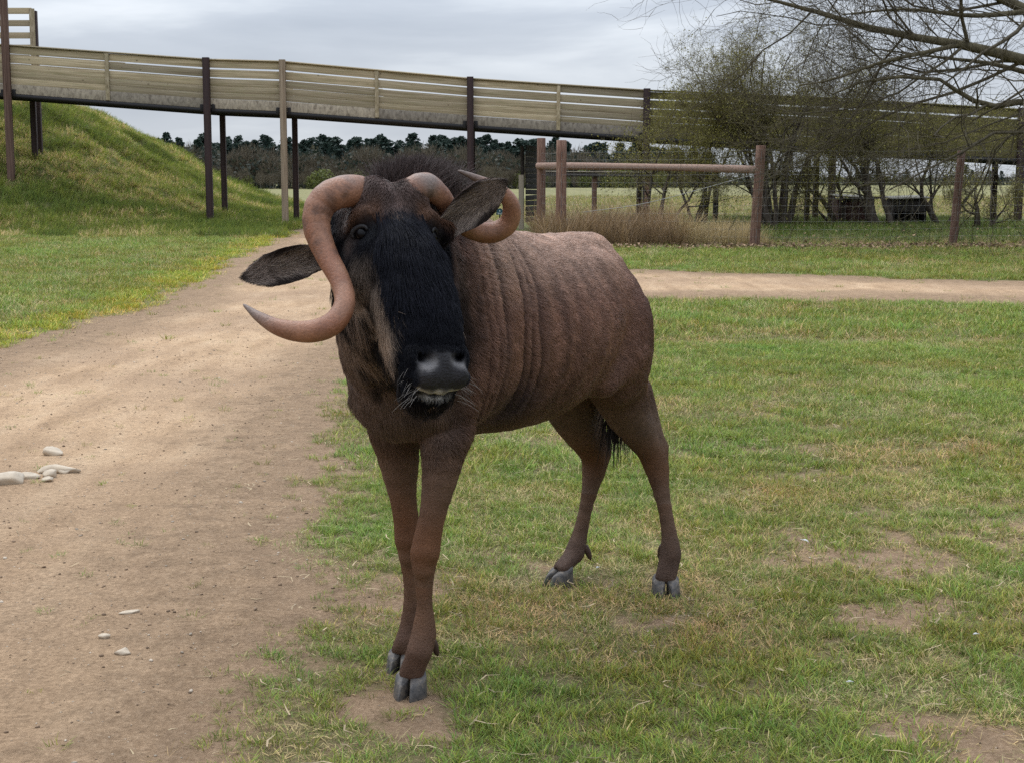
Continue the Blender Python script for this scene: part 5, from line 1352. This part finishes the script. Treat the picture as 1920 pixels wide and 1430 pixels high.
BV = BV + BN * (pad_ * (0.0035 * (fbm(BV * 75, 3, 53) - 0.5) + 0.002 * np.sin(s_ * 210) * (np.abs(s_) < 0.03)))[:, None]
ribs = np.sin((u_ + 0.10 * z_) * np.pi / 0.052) * sstep(u_, 0.30, 0.45) * (1 - sstep(u_, 0.75, 0.85)) * sstep(z_, 0.72, 0.8) * (1 - sstep(z_, 1.05, 1.15))
BV = BV + BN * (0.0022 * ribs)[:, None]
BN = vnormals(BV, BQ)

C = lambda *v: np.array(v, float)
def coat_colour(p, n):
    """coat colour, hair length, growth direction at surface points"""
    u, v, z = bloc(p); s, nn, a = hloc(p)
    hd = headness(s, nn, a)
    m = len(p)
    nz = fbm(p * 9, 4, 61); nz2 = fbm(p * 40, 2, 71)
    # body
    c = np.tile(C(0.230, 0.122, 0.084), (m, 1))
    back = sstep(z, 1.02, 1.24) * (1 - sstep(u, 0.95, 1.1))  # paler back: highlight of the light from above, put into the coat colour
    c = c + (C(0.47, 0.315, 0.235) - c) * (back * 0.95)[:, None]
    rump = np.exp(-((u - 0.07) / 0.12) ** 2) * sstep(z, 0.75, 0.9) * (1 - sstep(z, 1.12, 1.2)) * sstep(np.abs(v), 0.06, 0.14)
    c = c + (C(0.105, 0.055, 0.043) - c) * (rump * 0.9)[:, None]
    low = 1 - sstep(z, 0.66, 0.96)  # darker belly, mostly shade of the underside put into the coat colour
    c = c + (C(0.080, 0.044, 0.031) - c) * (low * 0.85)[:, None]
    # brindle: dark bands down neck, shoulder and ribs
    ph = fold_phase(u, v, z)
    band = 1 - np.abs(np.sin(ph * np.pi / 0.062 + 1.4 * np.sin(ph * 31))) ** 0.55
    bm = sstep(u, 0.50, 0.85) * (1 - sstep(u, 1.12, 1.2)) * sstep(z, 0.66, 0.78) * (1 - hd)
    soft = (0.5 + 0.5 * np.sin(ph * np.pi / 0.043 + 6 * nz)) * sstep(u, 0.22, 0.4) * (1 - sstep(u, 0.8, 0.9)) * sstep(z, 0.7, 0.8) * (1 - sstep(z, 1.12, 1.2))
    c = c + (C(0.035, 0.022, 0.020) - c) * np.clip(bm * band * 1.05 * (0.55 + 0.9 * nz), 0, 0.9)[:, None]
    c = c + (C(0.050, 0.028, 0.024) - c) * (soft * 0.30)[:, None]
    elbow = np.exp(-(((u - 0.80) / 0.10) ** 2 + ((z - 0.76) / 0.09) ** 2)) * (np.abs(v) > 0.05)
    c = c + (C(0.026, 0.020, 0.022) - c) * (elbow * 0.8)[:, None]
    # breast and throat: darker, greyer
    breast = sstep(u, 1.05, 1.18) * (1 - hd) * sstep(z, 0.62, 0.7)
    c = c + (C(0.115, 0.078, 0.058) - c) * (breast * 0.85)[:, None]
    thr = sstep(u, 1.0, 1.1) * (1 - hd) * sstep(fbm(p * [14, 14, 3], 3, 81), 0.48, 0.62) * sstep(z, 0.74, 0.82)
    c = c + (C(0.018, 0.014, 0.014) - c) * (thr * 0.85)[:, None]
    # legs
    leg = 1 - sstep(z, 0.56, 0.76)
    lc = C(0.150, 0.088, 0.056) + (C(0.160, 0.064, 0.026) - C(0.150, 0.088, 0.056)) * (np.exp(-((z - 0.42) / 0.10) ** 2) * 0.8 + 0.35 * (z < 0.3))[:, None]
    lc = lc + (C(0.115, 0.062, 0.040) - lc) * sstep(-z, -0.22, -0.10)[:, None]
    hind = (u < 0.5)
    lc = np.where(hind[:, None], lc * C(0.78, 0.86, 0.92), lc)
    c = c + (lc - c) * leg[:, None]
    # head
    th = np.degrees(np.arctan2(np.abs(s), nn + 0.105))
    blk = C(0.0040, 0.0042, 0.0060)
    chk = C(0.165, 0.115, 0.080)
    stre = fbm(np.stack([s * 55, nn * 55, a * 9], -1), 3, 91)
    hc = np.tile(blk, (m, 1))
    ck = sstep(th + 34 * (stre - 0.5), 30, 64) * sstep(a, 0.13, 0.20) * (1 - sstep(a + 0.0016 * (60 - th), 0.33, 0.40))
    hc = hc + (chk * (0.10 + 1.7 * sstep(stre, 0.28, 0.72))[:, None] - hc) * (ck * 0.92)[:, None]
    dk = sstep(stre, 0.56, 0.68) * ck * sstep(nn, -0.13, -0.2)
    hc = hc + (C(0.02, 0.015, 0.014) - hc) * (dk * 0.6)[:, None]
    pre = np.exp(-(((a - 0.20) / 0.032) ** 2 + ((th - 52) / 11) ** 2))           # dark face gland
    hc = hc + (C(0.008, 0.006, 0.006) - hc) * pre[:, None]
    eyer = np.exp(-(((a - 0.112) / 0.02) ** 2 + ((np.abs(s) - 0.095) / 0.02) ** 2 + ((nn + 0.085) / 0.02) ** 2))
    hc = hc + (C(0.10, 0.06, 0.045) - hc) * (eyer * 0.8)[:, None]
    boss = (1 - sstep(a, 0.045, 0.075)) * sstep(nn, -0.12, -0.05)
    bc = C(0.085, 0.056, 0.047) * (0.5 + 1.1 * nz2)[:, None]
    hc = hc + (bc - hc) * boss[:, None]
    rust = np.exp(-((a - 0.060) / 0.020) ** 2) * sstep(np.abs(s), 0.03, 0.055) * sstep(nn, -0.10, -0.05)
    hc = hc + (C(0.150, 0.062, 0.022) - hc) * (rust * 0.42)[:, None]
    star = np.exp(-(((a - 0.085) / 0.016) ** 2 + ((s + 0.012) / 0.012) ** 2)) * sstep(nn, -0.06, -0.03)
    hc = hc + (C(0.22, 0.14, 0.09) - hc) * (star * 0.85)[:, None]
    c = c + (hc - c) * hd[:, None]
    pad = nose_pad(s, nn, a) * hd
    pc = C(0.120, 0.110, 0.108) * (0.45 + 1.0 * fbm(p * 55, 3, 44))[:, None]
    pale = sstep(np.exp(-(((np.abs(s) - 0.034) / 0.022) ** 2 + ((a - 0.474 - 0.12 * (np.abs(s) - 0.03)) / 0.017) ** 2)) + 0.7 * (fbm(p * 70, 3, 47) - 0.5), 0.15, 0.95)
    pc = C(0.030, 0.028, 0.030) * (0.6 + 0.8 * fbm(p * 55, 3, 44))[:, None]
    pc = pc + (C(0.150, 0.140, 0.136) - pc) * np.clip(pale * 1.2 * (0.6 + 0.7 * fbm(p * 42, 3, 45)), 0, 1)[:, None]
    pc = pc + (C(0.006, 0.005, 0.006) - pc) * np.clip(1.3 * np.exp(-(((np.abs(s) - 0.046) / 0.009) ** 2 + ((a - 0.450) / 0.013) ** 2)), 0, 1)[:, None]
    c = c + (pc - c) * pad[:, None]
    lip = np.exp(-((a - 0.512 + 0.10 * np.abs(s)) / 0.0055) ** 2) * sstep(-nn, 0.045, 0.06) * (1 - sstep(-nn, 0.080, 0.092)) * (np.abs(s) < 0.055) * hd
    c = c + (C(0.48, 0.46, 0.42) - c) * np.clip(lip * 1.2, 0, 1)[:, None]
    c = c * (0.74 + 0.52 * nz)[:, None] * (0.80 + 0.40 * nz2)[:, None]
    # hair length
    L = np.full(m, 0.015)
    L = L + (0.0042 - L) * leg
    L = L + 0.010 * sstep(u, 0.8, 1.05) * (1 - leg) + 0.014 * breast
    hl = 0.030 + 0.022 * sstep(a, 0.10, 0.24) * (th < 70) + 0.012 * ((th > 44) & (a > 0.16))
    hl = hl + (0.013 - hl) * sstep(a, 0.37, 0.43)
    hl = hl + (0.013 - hl) * boss
    hl = hl + (0.0045 - hl) * np.clip(1.8 * np.exp(-(((a - 0.098) / 0.036) ** 2 + ((np.abs(s) - 0.088) / 0.03) ** 2)), 0, 1)
    L = L + (hl - L) * hd
    L = L * (1 - np.clip(pad * 1.4, 0, 1)) * (1 - np.clip(lip * 1.5, 0, 1) * 0.7)
    # direction
    D = -BF * 0.80 + C(0, 0, -0.62)
    D = np.tile(D, (m, 1))
    D = D + (C(0, 0, -1) - D) * np.maximum(leg, breast * 0.8)[:, None]
    sg = np.sign(s)[:, None]
    hdir = np.tile(HA * 0.95 + C(0, 0, -0.35), (m, 1)) + HS * sg * (0.25 * (th > 55) * (a < 0.3))[:, None]
    bdir = HA * 0.75 + HS * np.clip(s / 0.05, -1, 1)[:, None] * 0.75
    hdir = hdir + (bdir - hdir) * boss[:, None]
    D = D + (hdir - D) * hd[:, None]
    return np.clip(c, 0.003, 1), L, D
def nose_pad(s, nn, a):
    return sstep(a, 0.440, 0.462) * (1 - sstep(np.abs(s), 0.052, 0.064)) * sstep(nn, -0.075, -0.058)
BC, _, _ = coat_colour(BV, BN)
body_o = wpart('body', BV, BQ, M_skin, True, None, BC * 0.75)

def hair_obj(name, P, rad, rgb, parent=None, mat=None):
    """P: (n, k, 3) points, rad: (k,) or (n,k), rgb: (n,3)"""
    n, k = P.shape[:2]
    h = bpy.data.hair_curves.new(name)
    h.add_curves([k] * n)
    h.attributes['position'].data.foreach_set('vector', (P - WI).astype(np.float32).ravel())
    ra = h.attributes.get('radius') or h.attributes.new('radius', 'FLOAT', 'POINT')
    ra.data.foreach_set('value', np.broadcast_to(rad, (n, k)).astype(np.float32).ravel())
    ca = h.attributes.new('col', 'FLOAT_COLOR', 'CURVE')
    cc = np.ones((n, 4), np.float32); cc[:, :3] = rgb
    ca.data.foreach_set('color', cc.ravel())
    h.materials.append(mat or M_hair)
    o = bpy.data.objects.new(name, h); col.objects.link(o); o.parent = parent or wild
    return o
def scatter(V, Q, N, n, dens=None):
    T = np.vstack([Q[:, [0, 1, 2]], Q[:, [0, 2, 3]]])
    ar = np.linalg.norm(np.cross(V[T[:, 1]] - V[T[:, 0]], V[T[:, 2]] - V[T[:, 0]]), axis=1)
    if dens is not None: ar = ar * dens[T].mean(1)
    cs = np.cumsum(ar); i = np.searchsorted(cs, rng.random(n) * cs[-1]); i = np.minimum(i, len(T) - 1)
    r1 = np.sqrt(rng.random(n)); r2 = rng.random(n)
    w = np.stack([1 - r1, r1 * (1 - r2), r1 * r2], -1)[..., None]
    p = (V[T[i]] * w).sum(1); nn = (N[T[i]] * w).sum(1); nn /= np.linalg.norm(nn, axis=1)[:, None] + 1e-9
    return p, nn
def grow(p, n, D, L, lift, k=4, jit=0.25, droop=0.0):
    m = len(p)
    D = D + rng.normal(0, jit, (m, 3)) + (np.stack([fbm(p * 13 + q * 9, 2, 15 + q) for q in range(3)], -1) - 0.5) * 0.8
    T = D - n * (D * n).sum(1)[:, None]; T /= np.linalg.norm(T, axis=1)[:, None] + 1e-9
    t = np.linspace(0, 1, k)
    P = np.zeros((m, k, 3))
    for i, q in enumerate(t):
        P[:, i] = p + T * (L * q * 0.97)[:, None] + n * (L * lift * np.sin(q * 1.9))[:, None] + C(0, 0, -1) * (droop * L * q * q)[:, None]
    return P
# ---- short coat
dens = np.where(hd_ > 0.5, 1.5, 1.0) * np.where(z_ < 0.5, 0.9, 1.0)
p, n = scatter(BV, BQ, BN, 380000, dens)
c, L, D = coat_colour(p, n)
keep = L > 0.003; p, n, c, L, D = p[keep], n[keep], c[keep], L[keep], D[keep]
L = L * rng.uniform(0.6, 1.25, len(L))
u, v, z = bloc(p); tt_ = -0.8 * u - 0.62 * z; ww_ = 0.62 * u - 0.8 * z
strk = fbm(np.stack([tt_ * 16, ww_ * 85, v * 85], -1), 3, 88)
c = c * (rng.uniform(0.85, 1.15, len(c)) * (0.60 + 0.8 * strk))[:, None]
P = grow(p, n, D, L, 0.19 - 0.07 * (L < 0.009), 4, 0.20)
thick = np.interp(L, [0.004, 0.012, 0.03], [0.00034, 0.00055, 0.00050])[:, None]
hair_obj('coat', P, thick * np.array([1.0, 0.95, 0.7, 0.2]), c, body_o)

# ---- mane on the crest of the neck
ms, mn_ = [], []
crest = catmull([at(748, 366, 3.74), at(766, 362, 3.84), at(784, 362, 3.95), at(800, 368, 4.06), at(815, 380, 4.2), at(828, 396, 4.34)], 40)
nm_ = 26000
q = rng.random(nm_) ** 1.2; i = (q * 38).astype(int); f = (q * 38 - i)[:, None]
root = crest[i] * (1 - f) + crest[i + 1] * f + rng.normal(0, 1, (nm_, 3)) * C(0.034, 0.018, 0.010)
root[:, 2] -= 0.02
Lm = np.interp(q, [0, 0.15, 0.5, 0.8, 1], [0.09, 0.115, 0.11, 0.08, 0.05]) * rng.uniform(0.6, 1.15, nm_)
up = C(0, 0, 1) + np.column_stack([rng.normal(0, 0.20, nm_) + 0.06, rng.normal(0, 0.2, nm_) + 0.12, np.zeros(nm_)])
up /= np.linalg.norm(up, axis=1)[:, None]
kk = np.linspace(0, 1, 5)
P = root[:, None] + up[:, None] * (Lm[:, None] * kk)[..., None] + (up * C(1.2, 1.0, 0) + C(0.08, 0.05, -0.28))[:, None] * (Lm[:, None] * kk ** 2.2 * rng.uniform(0.25, 0.8, (nm_, 1)))[..., None]
cm = C(0.038, 0.026, 0.023) * rng.uniform(0.4, 1.7, nm_)[:, None]
hair_obj('mane', P, np.array([0.00055, 0.00055, 0.0005, 0.0004, 0.00015]), cm)

# ---- long black hair down the face, beard under throat and chin
p, n = scatter(BV, BQ, BN, 110000, hd_)
s, nn, a = hloc(p); th = np.degrees(np.arctan2(np.abs(s), nn + 0.105))
k_ = (a > 0.06) & (a < 0.40) & (th < 42 + 25 * (a < 0.13)) & (np.hypot(a - 0.100, np.abs(s) - 0.088) > 0.034) & ~((a < 0.10) & (np.abs(s) > 0.058)) & (nn > -0.12)
p, n, a, s = p[k_], n[k_], a[k_], s[k_]
Lf = np.interp(a, [0.07, 0.14, 0.28, 0.36, 0.40], [0.05, 0.085, 0.075, 0.05, 0.02]) * rng.uniform(0.6, 1.2, len(p))
P = grow(p, n, np.tile(HA + C(0, 0, -0.3), (len(p), 1)) + HS * (s * 2.2)[:, None], Lf, 0.17, 5, 0.10)
cf = C(0.0050, 0.0052, 0.0075) * rng.uniform(0.5, 2.0, len(p))[:, None]
hair_obj('face_tuft', P, np.array([0.0005, 0.0005, 0.00045, 0.0004, 0.00015]), cf, body_o)
bp, bn = scatter(BV, BQ, BN, 200000)
u, v, z = bloc(bp); s, nn, a = hloc(bp)
throat = (nn < -0.14) & (nn > -0.42) & (a > 0.12) & (a < 0.62) & (np.abs(s) < 0.14) & (bn[:, 1] < 0.35) & (z > 0.80)
chin = (nn < -0.10) & (nn > -0.2) & (a > 0.36) & (a < 0.56) & (np.abs(s) < 0.06)
k_ = (throat & (rng.random(len(bp)) < 0.7)) | chin
p, n = bp[k_], bn[k_]
Lb = np.where(chin[k_], 0.035, 0.055) * rng.uniform(0.4, 1.3, len(p))
P = grow(p, n, np.tile(C(0.02, -0.05, -1), (len(p), 1)), Lb, 0.22, 5, 0.16, 0.15)
g_ = sstep(fbm(p * [16, 16, 4], 3, 81), 0.44, 0.60)[:, None]
cb = (C(0.15, 0.10, 0.072) * (1 - g_) + C(0.012, 0.010, 0.010) * g_) * rng.uniform(0.5, 1.6, len(p))[:, None]
cb = np.where(chin[k_][:, None], C(0.010, 0.008, 0.008) * rng.uniform(0.5, 2, len(p))[:, None], cb)
hair_obj('beard', P, np.array([0.00055, 0.00055, 0.0005, 0.0004, 0.00015]), cb, body_o)
# ---- breast hair between the fore legs
k_ = (u > 1.04) & (z > 0.715 + 0.04 * rng.random(len(u))) & (z < 0.92) & (np.abs(v) < 0.17)
p, n = bp[k_], bn[k_]
P = grow(p, n, np.tile(C(0, 0, -1), (len(p), 1)), 0.030 * rng.uniform(0.4, 1.2, len(p)), 0.18, 4, 0.25)
cb, _, _ = coat_colour(p, n)
hair_obj('breast_hair', P, np.array([0.00055, 0.00055, 0.0005, 0.00015]), cb * rng.uniform(0.6, 1.6, len(p))[:, None], body_o)
# ---- whiskers
nw_ = 46
sd = np.where(rng.random(nw_) < 0.5, 1, -1)
root = np.array([hw(x * 0.052, y, w) for x, y, w in zip(sd, rng.uniform(-0.10, -0.04, nw_), rng.uniform(0.44, 0.52, nw_))])
dr = HS * (sd * 0.9)[:, None] + HA * rng.uniform(0.1, 0.7, nw_)[:, None] + rng.normal(0, 0.25, (nw_, 3)); dr /= np.linalg.norm(dr, axis=1)[:, None]
Lw = rng.uniform(0.02, 0.06, nw_)
P = root[:, None] + dr[:, None] * (Lw[:, None] * np.linspace(0, 1, 4))[..., None] + C(0, 0, -1) * (Lw[:, None] * np.linspace(0, 1, 4) ** 2 * 0.3)[..., None]
hair_obj('whiskers', P, np.array([0.00028, 0.00026, 0.00022, 0.0001]), np.tile(C(0.30, 0.27, 0.24), (nw_, 1)) * rng.uniform(0.3, 1.3, nw_)[:, None], body_o)
# ---- ear hair
for E in EARS:
    En = vnormals(E['V'], E['Q'])
    p, n = scatter(E['V'], E['Q'], En, 12000)
    t = ((p - E['base']) @ E['A']) / E['L']; w = ((p - E['base']) @ E['W']) / E['half']
    inn = (n @ E['O']) > 0.0
    D = np.where(inn[:, None], E['A'] * 0.9 - E['W'] * w[:, None] * 0.6, E['A'][None])
    Le = np.where(inn, 0.016 + 0.020 * (rng.random(len(p)) < 0.25) * (t < 0.6), 0.011) * rng.uniform(0.5, 1.2, len(p))
    P = grow(p, n, D, Le, 0.16, 4, 0.15)
    ci = C(0.19, 0.145, 0.118) * rng.uniform(0.3, 1.5, len(p))[:, None]
    tuft = (rng.random(len(p)) < 0.16) & (t < 0.55)
    ci = np.where(tuft[:, None], C(0.30, 0.24, 0.18) * rng.uniform(0.6, 1.2, len(p))[:, None], ci)
    e_ = np.maximum(sstep(np.abs(w), 0.72, 0.95), sstep(t, 0.86, 0.97))[:, None]
    ci = ci * (1 - e_) + C(0.020, 0.014, 0.012) * e_
    ci = np.where(inn[:, None], ci, C(0.055, 0.033, 0.026) * rng.uniform(0.5, 1.5, len(p))[:, None])
    hair_obj('ear_hair', P, np.array([0.00035, 0.00035, 0.0003, 0.0001]), ci, E['obj'])
# ---- tail: fleshy dock and long black switch
dock = catmull([bw(-0.03, 0, 1.06), bw(-0.075, 0, 0.98), bw(-0.085, -0.01, 0.88), bw(-0.075, -0.03, 0.78)], 24)
V, F, T = tube_arrays(dock, np.interp(np.linspace(0, 1, 24), [0, 0.5, 1], [0.030, 0.020, 0.012]), 12)
tail_o = wpart('tail', V, [F, T], M_skin, True, None, np.tile(C(0.045, 0.028, 0.022), (len(V), 1)))
nt_ = 3500
q = rng.random(nt_); i = (q * 22).astype(int); root = dock[i] + rng.normal(0, 0.010, (nt_, 3))
Lt = rng.uniform(0.18, 0.42, nt_) * (0.4 + 0.6 * q)
kk = np.linspace(0, 1, 6)
side = rng.normal(0, 0.09, (nt_, 3)); side[:, 2] = 0
P = root[:, None] + C(0, 0, -1) * (Lt[:, None] * kk)[..., None] + side[:, None] * (Lt[:, None] * kk ** 1.3)[..., None] + C(-0.02, -0.03, 0) * (Lt[:, None] * kk)[..., None]
hair_obj('switch', P, np.array([0.001, 0.001, 0.001, 0.0009, 0.0007, 0.0002]), C(0.014, 0.011, 0.010) * rng.uniform(0.4, 2, nt_)[:, None], tail_o)
